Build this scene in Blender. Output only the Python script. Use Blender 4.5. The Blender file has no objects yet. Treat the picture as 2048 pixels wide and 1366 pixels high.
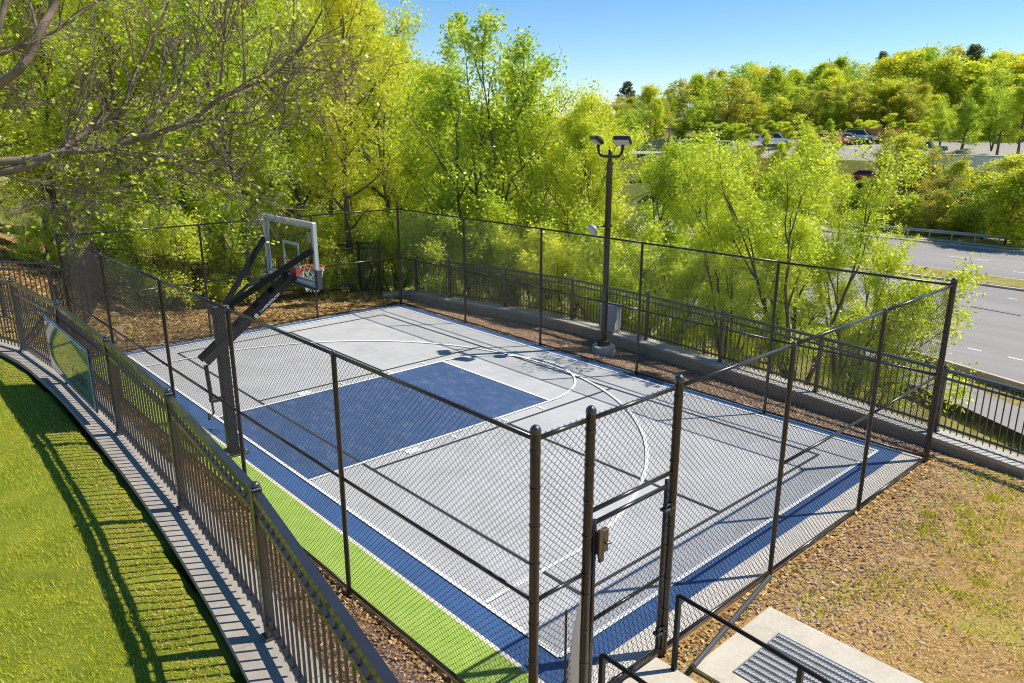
import bpy, math, random
import numpy as np
from mathutils import Vector, Matrix
C = bpy.context.scene.collection
D = bpy.data
PI = math.pi
def ss(a, b, t):
    t = np.clip((t - a) / (b - a), 0, 1)
    return t * t * (3 - 2 * t)
LX = [-9, -6, -4.6, -2.72, -0.26, 2.37, 4.87, 7.35, 9.75, 12.1, 16]
LY = [-5.5, -4.0, -3.3, -2.83, -2.67, -2.70, -2.81, -3.04, -3.42, -3.9, -4.8]
WX = [-12, -9.6, -8.6, -7.07, -4.9, -2.37, 0.44, 2.83, 5.37, 7.88, 10.3, 12.7, 40]
WY = [9.0, 9.0, 9.7, 9.85, 10.25, 10.58, 10.44, 10.2, 9.86, 9.43, 8.92, 8.35, 2.0]
def H(x, y):
    x = np.asarray(x, float); y = np.asarray(y, float)
    yl = np.interp(x, LX, LY); yw = np.interp(x, WX, WY)
    z = np.zeros(np.broadcast(x, y).shape) - 0.03
    # mulch falls a little towards the road wall
    z = z - 0.17 * ss(8.3, 9.6, y) * ss(-9.5, -7.5, x)
    # lawn terrace on the near side
    lawn = 1.66 * np.clip((yl - 0.02 - y) / 0.12, 0, 1)
    z = np.where((x > -7) & (lawn > 0), np.maximum(z, lawn), z)
    # bank between court corner and terrace, west end
    wb = 1.5 * ss(-8.6, -15.5, x) * ss(2.6, -1.5, y)
    wb2 = 1.7 * ss(-1.6, -4.2, y) * ss(-4.2, -7.0, x)
    wm = np.maximum(wb, wb2); z = np.where(wm > 0, np.maximum(z, wm - 0.03), z)
    # bank up to the camera side, east
    eb = 1.72 * ss(-1.4, -3.6, y) * ss(9.2, 10.5, x)
    z = np.where(eb > 0, np.maximum(z, eb - .03), z)
    z = z - 0.14 * ss(-7.95, -7.75, x) * ss(8.12, 7.95, x) * ss(-1.08, -0.95, y) * ss(8.32, 8.2, y)
    # hollow behind the far end of the court
    z = z - 0.7 * ss(-9, -15, x) * ss(1.0, 6.0, y)
    # slope down to the road
    drop = np.interp(y - yw, [0.1, 0.5, 12.5, 16], [0, 0.35, 5.0, 5.15])
    z = z - drop * np.clip((z + 6) / 5.8, 0, 1)
    far = np.interp(y, [78, 80, 84, 88, 93, 98, 110, 140, 180, 260, 420], [-5.15, -4.9, -2.0, -0.6, 1.6, 2.9, 3.8, 6, 9, 10, 10])
    z = np.where(y > 78, far, z)
    return z
def h1(x, y): return float(H(x, y))

# ---------------------------------------------------------------- helpers
def tag(o, label=None, cat=None, group=None, kind=None):
    if label: o['label'] = label
    if cat: o['category'] = cat
    if group: o['group'] = group
    if kind: o['kind'] = kind
    return o
def empty(name, loc, label, cat, group=None, rz=0):
    o = D.objects.new(name, None); C.objects.link(o)
    o.empty_display_size = 0.2
    o.location = loc; o.rotation_euler = (0, 0, rz)
    return tag(o, label, cat, group)
def np_mesh(name, V, F):
    V = np.asarray(V, np.float32); F = np.asarray(F, np.int32)
    m = D.meshes.new(name); n, k = F.shape
    m.vertices.add(len(V)); m.vertices.foreach_set('co', V.ravel())
    m.loops.add(n * k); m.loops.foreach_set('vertex_index', F.ravel())
    m.polygons.add(n)
    m.polygons.foreach_set('loop_start', np.arange(0, n * k, k, dtype=np.int32))
    m.polygons.foreach_set('loop_total', np.full(n, k, np.int32))
    m.update(calc_edges=True)
    return m
def link(name, me, mat, parent=None, smooth=False):
    if mat and not me.materials: me.materials.append(mat)
    o = D.objects.new(name, me); C.objects.link(o)
    if parent: o.parent = parent
    if smooth: me.polygons.foreach_set('use_smooth', np.ones(len(me.polygons), bool))
    return o
class MB:
    def __init__(s): s.v = []; s.f = []
    def add(s, vs, fs):
        o = len(s.v); s.v += [tuple(map(float, v)) for v in vs]
        s.f += [tuple(i + o for i in f) for f in fs]; return s
    def box(s, c, size, rz=0, M=None):
        x, y, z = size[0] / 2, size[1] / 2, size[2] / 2
        R = Matrix.Rotation(rz, 3, 'Z') if M is None else M
        vs = [R @ Vector(p) + Vector(c) for p in ((-x, -y, -z), (x, -y, -z), (x, y, -z), (-x, y, -z), (-x, -y, z), (x, -y, z), (x, y, z), (-x, y, z))]
        return s.add(vs, [(0, 3, 2, 1), (4, 5, 6, 7), (0, 1, 5, 4), (1, 2, 6, 5), (2, 3, 7, 6), (3, 0, 4, 7)])
    def bbox(s, c, size, b, rz=0, M=None):          # box with chamfered vertical + top edges
        x, y, z = size[0] / 2, size[1] / 2, size[2] / 2
        R = Matrix.Rotation(rz, 3, 'Z') if M is None else M
        rings = []
        for zz, i in ((-z, b), (-z + b, 0), (z - b, 0), (z, b)):
            X, Y = x - i, y - i
            rings.append([(X, -Y + b, zz), (X, Y - b, zz), (X - b, Y, zz), (-X + b, Y, zz), (-X, Y - b, zz), (-X, -Y + b, zz), (-X + b, -Y, zz), (X - b, -Y, zz)])
        vs = [R @ Vector(p) + Vector(c) for r in rings for p in r]
        fs = [tuple(reversed(range(8))), tuple(range(24, 32))]
        for k in range(3):
            for i in range(8): fs.append((k * 8 + i, k * 8 + (i + 1) % 8, k * 8 + 8 + (i + 1) % 8, k * 8 + 8 + i))
        return s.add(vs, fs)
    def bar(s, a, b, w, h, up=(0, 0, 1)):           # rectangular bar from a to b
        a = Vector(a); b = Vector(b); d = (b - a); L = d.length; d = d / L
        r = d.cross(Vector(up)); 
        if r.length < 1e-4: r = d.cross(Vector((0, 1, 0)))
        r.normalize(); u = r.cross(d)
        M = Matrix((d, -r, u)).transposed()
        return s.box((a + b) / 2, (L, w, h), M=M)
    def tube(s, pts, rad, n=8, caps=True):
        pts = [Vector(p) for p in pts]
        if not hasattr(rad, '__len__'): rad = [rad] * len(pts)
        vs = []; fs = []; ref = None
        for i, p in enumerate(pts):
            t = (pts[min(i + 1, len(pts) - 1)] - pts[max(i - 1, 0)]).normalized()
            if ref is None:
                ref = Vector((0, 0, 1)) if abs(t.z) < .9 else Vector((1, 0, 0))
            r = (ref - t * ref.dot(t)).normalized(); ref = r; u = t.cross(r)
            for k in range(n):
                a = 2 * PI * k / n
                vs.append(p + (r * math.cos(a) + u * math.sin(a)) * rad[i])
        for i in range(len(pts) - 1):
            for k in range(n):
                fs.append((i * n + k, i * n + (k + 1) % n, (i + 1) * n + (k + 1) % n, (i + 1) * n + k))
        if caps:
            fs.append(tuple(reversed(range(n)))); fs.append(tuple((len(pts) - 1) * n + k for k in range(n)))
        return s.add(vs, fs)
    def lathe(s, c, prof, n=16):
        vs = []; fs = []
        for r, z in prof:
            for k in range(n):
                a = 2 * PI * k / n; vs.append((c[0] + r * math.cos(a), c[1] + r * math.sin(a), c[2] + z))
        for i in range(len(prof) - 1):
            for k in range(n): fs.append((i * n + k, i * n + (k + 1) % n, (i + 1) * n + (k + 1) % n, (i + 1) * n + k))
        fs.append(tuple(reversed(range(n)))); fs.append(tuple((len(prof) - 1) * n + k for k in range(n)))
        return s.add(vs, fs)
    def prism(s, poly, z0, z1):
        n = len(poly)
        vs = [(x, y, z0) for x, y in poly] + [(x, y, z1) for x, y in poly]
        fs = [tuple(reversed(range(n))), tuple(range(n, 2 * n))]
        for i in range(n): fs.append((i, (i + 1) % n, n + (i + 1) % n, n + i))
        return s.add(vs, fs)
    def build(s, name, mat, parent=None, smooth=False):
        m = D.meshes.new(name); m.from_pydata(s.v, [], s.f); m.update()
        o = link(name, m, mat, parent)
        if smooth:
            m.polygons.foreach_set('use_smooth', np.array([len(p.vertices) == 4 for p in m.polygons], bool))
        return o
def sheet(name, poly, z, mat, kind='structure', parent=None):
    m = D.meshes.new(name); m.from_pydata([(x, y, z) for x, y in poly], [], [tuple(range(len(poly)))])
    o = link(name, m, mat, parent)
    if kind and not parent: o['kind'] = kind
    return o
def rect(x0, x1, y0, y1): return [(x0, y0), (x1, y0), (x1, y1), (x0, y1)]
def ribbon(mb, pts, w, z):                            # flat stripe along a polyline
    pts = [Vector((p[0], p[1])) for p in pts]; vs = []; fs = []
    for i, p in enumerate(pts):
        t = (pts[min(i + 1, len(pts) - 1)] - pts[max(i - 1, 0)]).normalized(); n = Vector((-t.y, t.x))
        vs += [(p.x + n.x * w / 2, p.y + n.y * w / 2, z), (p.x - n.x * w / 2, p.y - n.y * w / 2, z)]
    for i in range(len(pts) - 1): fs.append((2 * i, 2 * i + 1, 2 * i + 3, 2 * i + 2))
    return mb.add(vs, fs)

# ---------------------------------------------------------------- materials
def nmat(name):
    m = D.materials.new(name); m.use_nodes = True
    nt = m.node_tree; b = nt.nodes['Principled BSDF']
    return m, nt, b
def ramp(nt, fac, stops):
    r = nt.nodes.new('ShaderNodeValToRGB'); e = r.color_ramp.elements
    while len(e) < len(stops): e.new(0.5)
    for i, (p, c) in enumerate(stops): e[i].position = p; e[i].color = (*c, 1)
    nt.links.new(fac, r.inputs[0]); return r.outputs[0]
def noise(nt, scale, detail=4, rough=.55, vec=None, out=0, sc3=None):
    n = nt.nodes.new('ShaderNodeTexNoise'); n.inputs['Scale'].default_value = scale
    n.inputs['Detail'].default_value = detail; n.inputs['Roughness'].default_value = rough
    if vec is None: vec = nt.nodes.new('ShaderNodeTexCoord').outputs['Object']
    if sc3:
        mp = nt.nodes.new('ShaderNodeMapping'); mp.inputs['Scale'].default_value = sc3
        nt.links.new(vec, mp.inputs[0]); vec = mp.outputs[0]
    nt.links.new(vec, n.inputs['Vector']); return n.outputs[out]
def bump(nt, b, hgt, strength=.3, dist=.02):
    bm = nt.nodes.new('ShaderNodeBump'); bm.inputs['Strength'].default_value = strength; bm.inputs['Distance'].default_value = dist
    nt.links.new(hgt, bm.inputs['Height']); nt.links.new(bm.outputs[0], b.inputs['Normal'])
def mixc(nt, fac, a, b, mode='MIX'):
    m = nt.nodes.new('ShaderNodeMix'); m.data_type = 'RGBA'; m.blend_type = mode
    for s, v in ((0, fac), (6, a), (7, b)):
        if hasattr(v, 'default_value') or hasattr(v, 'is_output'): nt.links.new(v, m.inputs[s])
        elif isinstance(v, (int, float)): m.inputs[s].default_value = v
        else: m.inputs[s].default_value = (*v, 1)
    return m.outputs[2]
def mat(name, col, rough=.6, metal=0, var=0, vs=8, bmp=0, bs=60, coat=0, spec=.5):
    m, nt, b = nmat(name)
    b.inputs['Base Color'].default_value = (*col, 1); b.inputs['Roughness'].default_value = rough
    b.inputs['Metallic'].default_value = metal; b.inputs['Coat Weight'].default_value = coat
    b.inputs['Specular IOR Level'].default_value = spec
    if var:
        c = ramp(nt, noise(nt, vs, 6, .65), [(.3, tuple(x * (1 - var) for x in col)), (.7, tuple(min(1, x * (1 + var)) for x in col))])
        nt.links.new(c, b.inputs['Base Color'])
    if bmp: bump(nt, b, noise(nt, bs, 5, .6), bmp, .01)
    return m
def ground_mat(name, stops, s1=3, s2=40, bmp=.6, bd=.03, rough=.95, patch=None, st=None):
    m, nt, b = nmat(name); b.inputs['Roughness'].default_value = rough; b.inputs['Specular IOR Level'].default_value = .2
    n1 = noise(nt, s1, 6, .65, sc3=st); n2 = noise(nt, s2, 5, .7)
    mx = nt.nodes.new('ShaderNodeMath'); mx.operation = 'MULTIPLY_ADD'; nt.links.new(n1, mx.inputs[0]); mx.inputs[1].default_value = .55
    m2 = nt.nodes.new('ShaderNodeMath'); m2.operation = 'MULTIPLY'; nt.links.new(n2, m2.inputs[0]); m2.inputs[1].default_value = .45
    nt.links.new(m2.outputs[0], mx.inputs[2])
    c = ramp(nt, mx.outputs[0], stops)
    if patch:
        sc, lo, hi, col = patch
        pf = ramp(nt, noise(nt, sc, 6, .7), [(lo, (0, 0, 0)), (hi, (1, 1, 1))])
        c = mixc(nt, pf, c, col)
    nt.links.new(c, b.inputs['Base Color']); bump(nt, b, n2, bmp, bd)
    return m
def leaf_mat(name, stops, trans=.52, objvar=.16):
    m, nt, b = nmat(name); nt.nodes.remove(b); out = nt.nodes['Material Output']
    g = nt.nodes.new('ShaderNodeNewGeometry')
    c = ramp(nt, g.outputs['Random Per Island'], stops)
    oi = nt.nodes.new('ShaderNodeObjectInfo')
    hs = nt.nodes.new('ShaderNodeHueSaturation')
    mr = nt.nodes.new('ShaderNodeMapRange'); nt.links.new(oi.outputs['Random'], mr.inputs[0])
    mr.inputs[3].default_value = 1 - objvar; mr.inputs[4].default_value = 1 + objvar * .6
    nt.links.new(mr.outputs[0], hs.inputs['Value'])
    mh = nt.nodes.new('ShaderNodeMapRange'); nt.links.new(oi.outputs['Random'], mh.inputs[0])
    mh.inputs[3].default_value = .512; mh.inputs[4].default_value = .488
    nt.links.new(mh.outputs[0], hs.inputs['Hue']); nt.links.new(c, hs.inputs['Color']); c = hs.outputs[0]
    d = nt.nodes.new('ShaderNodeBsdfDiffuse'); t = nt.nodes.new('ShaderNodeBsdfTranslucent'); gl = nt.nodes.new('ShaderNodeBsdfGlossy')
    gl.inputs['Roughness'].default_value = .45; gl.inputs['Color'].default_value = (.6, .6, .55, 1)
    nt.links.new(c, d.inputs['Color'])
    tc = mixc(nt, 1.0, c, (1.25, 1.2, .7), 'MULTIPLY'); nt.links.new(tc, t.inputs['Color'])
    m1 = nt.nodes.new('ShaderNodeMixShader'); m1.inputs[0].default_value = trans
    nt.links.new(d.outputs[0], m1.inputs[1]); nt.links.new(t.outputs[0], m1.inputs[2])
    m2 = nt.nodes.new('ShaderNodeMixShader'); m2.inputs[0].default_value = .05
    nt.links.new(m1.outputs[0], m2.inputs[1]); nt.links.new(gl.outputs[0], m2.inputs[2])
    nt.links.new(m2.outputs[0], out.inputs['Surface'])
    return m

M = {}
M['black'] = mat('black_powder_coat', (.016, .016, .018), .38, var=.2, vs=3, coat=.5, spec=.75)
M['link'] = mat('black_vinyl_wire', (.014, .014, .014), .38)
M['post'] = mat('dark_bronze_vinyl', (.020, .016, .013), .27, var=.3, vs=4, coat=.3)
M['steel'] = mat('black_steel', (.008, .008, .009), .40, var=.2, vs=6, spec=.35)
M['galv'] = mat('galvanised_steel', (.42, .43, .44), .42, metal=.3, var=.18, vs=14)
M['alu'] = mat('pale_aluminium', (.46, .47, .48), .42, metal=.35, var=.06, vs=5)
M['greybox'] = mat('grey_enclosure_paint', (.36, .38, .40), .5, var=.06)
M['padding'] = mat('charcoal_edge_padding', (.035, .036, .042), .6, bmp=.2, bs=90)
M['bronze'] = mat('brass_lock_metal', (.10, .075, .04), .35, metal=.5, var=.2)
M['whitepaint'] = mat('white_line_paint', (.78, .78, .77), .55, var=.05, vs=9)
M['blackpaint'] = mat('black_line_paint', (.03, .03, .034), .6)
M['orange'] = mat('orange_rim_paint', (.75, .10, .03), .4)
M['redpaint'] = mat('red_mount_paint', (.55, .05, .04), .45)
M['net'] = mat('white_net_cord', (.8, .8, .78), .8)
M['white'] = mat('white_gloss', (.8, .8, .8), .4)
M['lens'] = mat('frosted_lamp_lens', (.62, .62, .58), .3)
M['bark'] = ground_mat('grey_brown_bark', [(.3, (.06, .045, .032)), (.55, (.15, .115, .085)), (.75, (.26, .21, .165))], 5, 30, .8, .02)
M['barkpale'] = ground_mat('pale_grey_bark', [(.3, (.13, .09, .065)), (.55, (.26, .195, .145)), (.78, (.40, .32, .25))], 4, 34, .7, .01)
M['concrete'] = ground_mat('weathered_concrete', [(.3, (.30, .27, .22)), (.55, (.44, .41, .36)), (.75, (.55, .52, .46))], 1.6, 30, .25, .004, .85)
M['pale_concrete'] = ground_mat('new_pale_concrete', [(.3, (.36, .31, .235)), (.5, (.50, .45, .365)), (.7, (.58, .53, .45))], 1.3, 26, .2, .003, .8)
M['wallstone'] = ground_mat('brown_wall_concrete', [(.3, (.27, .20, .12)), (.55, (.44, .35, .23)), (.75, (.56, .46, .33))], 1.8, 22, .4, .01, .9)
M['bluestone'] = ground_mat('bluestone_coping', [(.3, (.235, .205, .17)), (.55, (.32, .285, .24)), (.75, (.41, .365, .30))], 2.2, 30, .25, .004, .8, patch=(1.3, .66, .74, (.42, .24, .10)))
M['asphalt'] = ground_mat('worn_road_asphalt', [(.3, (.205, .190, .175)), (.5, (.27, .252, .235)), (.7, (.33, .31, .285))], .55, 25, .15, .004, .85, st=(.12, 1, 1))
M['parking'] = ground_mat('pale_lot_asphalt', [(.3, (.26, .24, .21)), (.55, (.36, .33, .295)), (.75, (.44, .41, .37))], .15, 8, .1, .01, .9)
M['lawn'] = ground_mat('lawn_soil_green', [(.3, (.10, .14, .012)), (.5, (.20, .23, .018)), (.7, (.34, .32, .04))], 2.2, 60, .8, .03)
M['mulch'] = ground_mat('shredded_mulch', [(.3, (.09, .055, .035)), (.5, (.24, .155, .105)), (.7, (.40, .28, .19))], 5, 55, 1, .04)
M['dry'] = ground_mat('dry_thatch_ground', [(.3, (.18, .09, .03)), (.5, (.52, .32, .115)), (.7, (.74, .51, .22))], 2.2, 60, 1, .04, patch=(.8, .54, .64, (.46, .42, .06)))
M['litter'] = ground_mat('leaf_litter_ground', [(.3, (.12, .07, .03)), (.5, (.30, .20, .085)), (.7, (.48, .35, .17))], 2.2, 30, 1, .05, patch=(.7, .6, .75, (.16, .18, .03)))
M['verge'] = ground_mat('rough_verge', [(.3, (.14, .13, .03)), (.5, (.29, .26, .07)), (.7, (.46, .37, .19))], 1.2, 22, .9, .06)
M['woodsfloor'] = ground_mat('woods_floor', [(.3, (.08, .075, .016)), (.5, (.17, .18, .03)), (.7, (.30, .27, .08))], 1.0, 16, 1, .08)
M['turf'] = ground_mat('lime_turf', [(.3, (.21, .34, .05)), (.5, (.29, .42, .075)), (.7, (.38, .50, .12))], 5, 160, .5, .01, .9)
M['ledge'] = mat('court_concrete_edge', (.66, .60, .52), .8, var=.08, vs=4, bmp=.15, bs=80)

def tile_mat(name, col, blotch=0, bcol=None, seam=.86):
    m, nt, b = nmat(name); b.inputs['Roughness'].default_value = .55; b.inputs['Specular IOR Level'].default_value = .35
    tc = nt.nodes.new('ShaderNodeTexCoord').outputs['Object']
    br = nt.nodes.new('ShaderNodeTexBrick'); br.offset = 0; br.squash = 1
    br.inputs['Scale'].default_value = 1; br.inputs['Brick Width'].default_value = .305; br.inputs['Row Height'].default_value = .305
    br.inputs['Mortar Size'].default_value = .006; br.inputs['Mortar Smooth'].default_value = .3; br.inputs['Bias'].default_value = 0
    br.inputs['Color1'].default_value = (*[c * .965 for c in col], 1); br.inputs['Color2'].default_value = (*[c * 1.03 for c in col], 1)
    br.inputs['Mortar'].default_value = (*[c * seam for c in col], 1)
    nt.links.new(tc, br.inputs['Vector']); c = br.outputs['Color']
    dirt = ramp(nt, noise(nt, .9, 8, .7, tc), [(.32, (.86, .85, .83)), (.5, (.97, .965, .955)), (.68, (1.04, 1.04, 1.04))])
    c = mixc(nt, 1.0, c, dirt, 'MULTIPLY')
    if blotch:
        f = ramp(nt, noise(nt, 2.6, 9, .74, tc, sc3=(1, 2.2, 1)), [(.50, (0, 0, 0)), (.74, (blotch, blotch, blotch))])
        c = mixc(nt, f, c, bcol)
    nt.links.new(c, b.inputs['Base Color'])
    w = nt.nodes.new('ShaderNodeTexVoronoi'); w.inputs['Scale'].default_value = 55; nt.links.new(tc, w.inputs['Vector'])
    bump(nt, b, w.outputs['Distance'], .25, .003)
    return m
M['tile_grey'] = tile_mat('grey_court_tile', (.435, .437, .448))
M['tile_blue'] = tile_mat('navy_key_tile', (.045, .090, .200), .6, (.19, .21, .30), .8)
M['tile_border'] = tile_mat('blue_border_tile', (.042, .105, .255), .3, (.13, .20, .35), .8)

LIME = [(0, (.36, .47, .025)), (.45, (.59, .68, .05)), (1, (.84, .87, .13))]
GREEN = [(0, (.22, .36, .025)), (.5, (.45, .59, .05)), (1, (.72, .80, .11))]
YEL = [(0, (.40, .46, .025)), (.5, (.65, .69, .055)), (1, (.88, .86, .15))]
OLIVE = [(0, (.32, .34, .04)), (.5, (.54, .54, .07)), (1, (.76, .70, .14))]
DARK = [(0, (.09, .12, .05)), (.5, (.17, .21, .08)), (1, (.28, .31, .12))]
M['lime'] = leaf_mat('lime_leaf', LIME); M['green'] = leaf_mat('green_leaf', GREEN)
M['yel'] = leaf_mat('yellow_leaf', YEL); M['olive'] = leaf_mat('olive_leaf', OLIVE); M['dark'] = leaf_mat('evergreen_leaf', DARK, .2)
M['blade'] = leaf_mat('grass_blade', [(0, (.20, .30, .008)), (.5, (.40, .50, .014)), (1, (.62, .65, .03))], .35, 0)
M['blade2'] = leaf_mat('yellow_grass_blade', [(0, (.34, .34, .01)), (.5, (.60, .56, .018)), (1, (.78, .68, .06))], .35, 0)
M['straw'] = leaf_mat('dry_straw', [(0, (.28, .14, .04)), (.5, (.67, .42, .15)), (.9, (.86, .61, .27)), (1, (.88, .72, .44))], .15, 0)
M['deadleaf'] = leaf_mat('fallen_leaf', [(0, (.14, .06, .02)), (.4, (.34, .18, .06)), (.8, (.52, .34, .14)), (1, (.66, .50, .28))], .2, 0)
M['chip'] = leaf_mat('mulch_chip', [(0, (.08, .045, .03)), (.5, (.27, .175, .115)), (1, (.50, .37, .25))], .05, 0)
M['weed'] = leaf_mat('weed_leaf', [(0, (.26, .30, .014)), (.5, (.48, .50, .025)), (1, (.68, .62, .05))], .4, 0)

# ---------------------------------------------------------------- ground (split by what covers it)
def axis(fine0, fine1, step, lo, hi, g=1.18):
    a = list(np.arange(fine0, fine1 + 1e-6, step)); s = step
    while a[-1] < hi: s = min(s * g, 25); a.append(a[-1] + s)
    s = step
    while a[0] > lo: s = min(s * g, 25); a.insert(0, a[0] - s)
    return np.array(a)
gx = axis(-17, 16, .2, -420, 260); gy = axis(-7, 12, .2, -160, 520)
X, Y = np.meshgrid(gx, gy); Z = H(X, Y)
yl_ = np.interp(X, LX, LY); yw_ = np.interp(X, WX, WY)
Xc = (X[:-1, :-1] + X[1:, 1:]) / 2; Yc = (Y[:-1, :-1] + Y[1:, 1:]) / 2
ylc = np.interp(Xc, LX, LY); ywc = np.interp(Xc, WX, WY)
zone = np.zeros(Xc.shape, int)                                  # 0 woods floor
zone[(Yc < ylc - .05) & (Xc > -7)] = 1                          # lawn
zone[(Yc >= ylc - .05) & (Yc < ywc + .15) & (Xc > -8.1) & (Xc < 17)] = 2   # mulch
zone[(Xc > 8.0) & (Yc < ywc + .15) & (Yc >= ylc - .05)] = 3     # dry grass
zone[(Xc <= -8.0) & (Xc > -48) & (Yc > -40) & (Yc < 8.6)] = 4   # leaf litter
zone[(Xc <= -7) & (Yc < -1.0) & (Xc > -9)] = 4
zone[(Yc >= ywc + .15) & (Yc < 80) & (Xc > -9)] = 5             # verge
zone[(Yc >= 22) & (Yc < 84)] = 5
zone[(Yc >= 92) & (Yc < 112) & (Xc < 30)] = 6                   # parking
znames = [('woodland_floor', 'woodsfloor'), ('lawn', 'lawn'), ('mulch_bed', 'mulch'), ('dry_grass_ground', 'dry'), ('leaf_covered_ground', 'litter'), ('verge', 'verge'), ('parking_lot', 'parking')]
nx = len(gx); idx = np.arange(X.size).reshape(X.shape)
Q = np.stack([idx[:-1, :-1], idx[:-1, 1:], idx[1:, 1:], idx[1:, :-1]], -1)
P_all = np.stack([X.ravel(), Y.ravel(), Z.ravel()], 1)
rg = np.random.default_rng(4)
bumpy = (np.abs(P_all[:, 0]) < 30)
P_all[bumpy, 2] += rg.normal(0, .008, bumpy.sum())
for k, (nm, mk) in enumerate(znames):
    q = Q[zone == k]
    if not len(q): continue
    u, inv = np.unique(q.ravel(), return_inverse=True)
    o = link(nm, np_mesh(nm, P_all[u], inv.reshape(q.shape)), M[mk], smooth=True); o['kind'] = 'structure'

# ---------------------------------------------------------------- court
court = MB().box((.155, 3.62, -.10), (15.93, 9.28, .2)).build('court_slab', M['ledge']); court['kind'] = 'structure'
sheet('court_border', rect(-7.78, 7.78, -.37, 8.25), .004, M['tile_border'])
sheet('court_floor', rect(-7.47, 7.47, 0, 7.95), .008, M['tile_grey'])
sheet('court_key', rect(-1.85, 1.85, 0, 5.49), .012, M['tile_blue'])
sheet('court_turf', rect(-7.85, 7.9, -1.0, -.43), .006, M['turf'])
wl = MB(); W = .055; z = .020
ribbon(wl, [(-7.47, 0), (7.47, 0)], W, z); ribbon(wl, [(-7.47, 7.95), (7.47, 7.95)], W, z)
ribbon(wl, [(-7.47, .0), (-7.47, 7.95)], W, z + .004); ribbon(wl, [(7.47, 0), (7.47, 7.95)], W, z + .004)
ribbon(wl, [(-1.85, .03), (-1.85, 5.49)], W, z + .004); ribbon(wl, [(1.85, .03), (1.85, 5.49)], W, z + .004)
ribbon(wl, [(-1.87, 5.49), (1.87, 5.49)], W, z)
ribbon(wl, [(1.85 * math.cos(a), 5.50 + 1.85 * math.sin(a)) for a in np.linspace(0.01, PI - .01, 40)], W, z + .008)
a0 = math.asin(.7 / 6.22)
arc = [(6.22, .03)] + [(6.22 * math.cos(a), .95 + 6.22 * math.sin(a)) for a in np.linspace(a0, PI - a0, 80)] + [(-6.22, .03)]
ribbon(wl, arc, W, z + .012)
for sx in (-1, 1):
    for yy, ww in ((1.93, .28), (2.85, .055), (4.08, .055), (5.05, .055)):
        ribbon(wl, [(sx * 1.9, yy), (sx * 2.1, yy)], ww, z)
o = wl.build('white_court_lines', M['whitepaint']); o['kind'] = 'structure'
bl = MB(); W = .05; z = .016
for a, b in (((-6.87, 1.0), (6.87, 1.0)), ((-6.87, 7.03), (6.87, 7.03)),):
    ribbon(bl, [a, b], W, z)
for xx in (-6.85, 6.85, -2.19, 2.19): ribbon(bl, [(xx, 1.02), (xx, 7.01)], W, z + .0015)
ribbon(bl, [(-6.83, 4.01), (-2.21, 4.01)], W, z + .003); ribbon(bl, [(6.83, 4.01), (2.21, 4.01)], W, z + .003)
o = bl.build('black_court_lines', M['blackpaint']); o['kind'] = 'structure'

# ---------------------------------------------------------------- retaining walls
def wall_mesh(mb, pts, off0, off1, z0, z1, f=None):
    n = len(pts); vs = []; fs = []
    for i in range(n):
        a = Vector(pts[max(i - 1, 0)]); b = Vector(pts[min(i + 1, n - 1)]); t = (b - a).normalized(); nn = Vector((-t.y, t.x)); p = Vector(pts[i])
        for o_, z_ in ((off0, z0), (off1, z0), (off1, z1), (off0, z1)):
            q = p + nn * o_; vs.append((q.x, q.y, z_))
    for i in range(n - 1):
        for k in range(4): fs.append((i * 4 + k, i * 4 + (k + 1) % 4, i * 4 + 4 + (k + 1) % 4, i * 4 + 4 + k))
    fs += [(3, 2, 1, 0), tuple((n - 1) * 4 + k for k in range(4))]
    return mb.add(vs, fs)
def smooth_line(pts, sub=4):
    out = []; n = len(pts)
    for i in range(n - 1):
        p0, p1, p2, p3 = [Vector(pts[min(max(j, 0), n - 1)]) for j in (i - 1, i, i + 1, i + 2)]
        for k in range(sub):
            t = k / sub
            out.append(tuple(.5 * ((2 * p1) + (p2 - p0) * t + (2 * p0 - 5 * p1 + 4 * p2 - p3) * t * t + (3 * p1 - p0 - 3 * p2 + p3) * t ** 3)))
    out.append(tuple(pts[-1])); return out
LP = [(-6.6, -4.6), (-4.9, -3.45), (-2.72, -2.83), (-0.26, -2.67), (2.37, -2.70), (4.87, -2.81), (7.35, -3.04), (9.75, -3.42), (12.1, -3.95)]
lpath = smooth_line(LP, 4)
wl_root = empty('retaining_wall', (LP[3][0], LP[3][1], 0), 'long retaining wall under the near black picket fence, capped with bluestone, beside the lawn', 'wall')
wl_root.location = (0, 0, 0)
wall_mesh(MB(), lpath, -.13, .15, -.4, 1.682).build('wall_face', M['wallstone'], wl_root)
cp = MB()
for i in range(len(lpath) - 1):
    a = Vector(lpath[i]); b = Vector(lpath[i + 1]); d = (b - a).normalized() * .003
    wall_mesh(cp, [a + d, b - d], -.27, .20, 1.685, 1.75)
cp.build('coping', M['bluestone'], wl_root)
RP = [(-9.15, 8.45), (-8.66, 9.55), (-7.07, 9.75), (-4.9, 10.25), (-2.37, 10.58), (.44, 10.44), (2.83, 10.2), (5.37, 9.86), (7.88, 9.43), (10.3, 8.92), (12.7, 8.35), (15.1, 7.7)]
rpath = smooth_line(RP, 4)
wr = empty('retaining_wall', (0, 0, 0), 'low brown concrete wall under the road side picket fence, beyond the lamp pole', 'wall')
wall_mesh(MB(), rpath, -.30, .16, -1.6, .03).build('wall_face', M['wallstone'], wr)
cp = MB()
for i in range(len(rpath) - 1):
    a = Vector(rpath[i]); b = Vector(rpath[i + 1]); d = (b - a).normalized() * .003
    wall_mesh(cp, [a + d, b - d], -.33, .19, .032, .10)
cp.build('coping', M['concrete'], wr)

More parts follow.
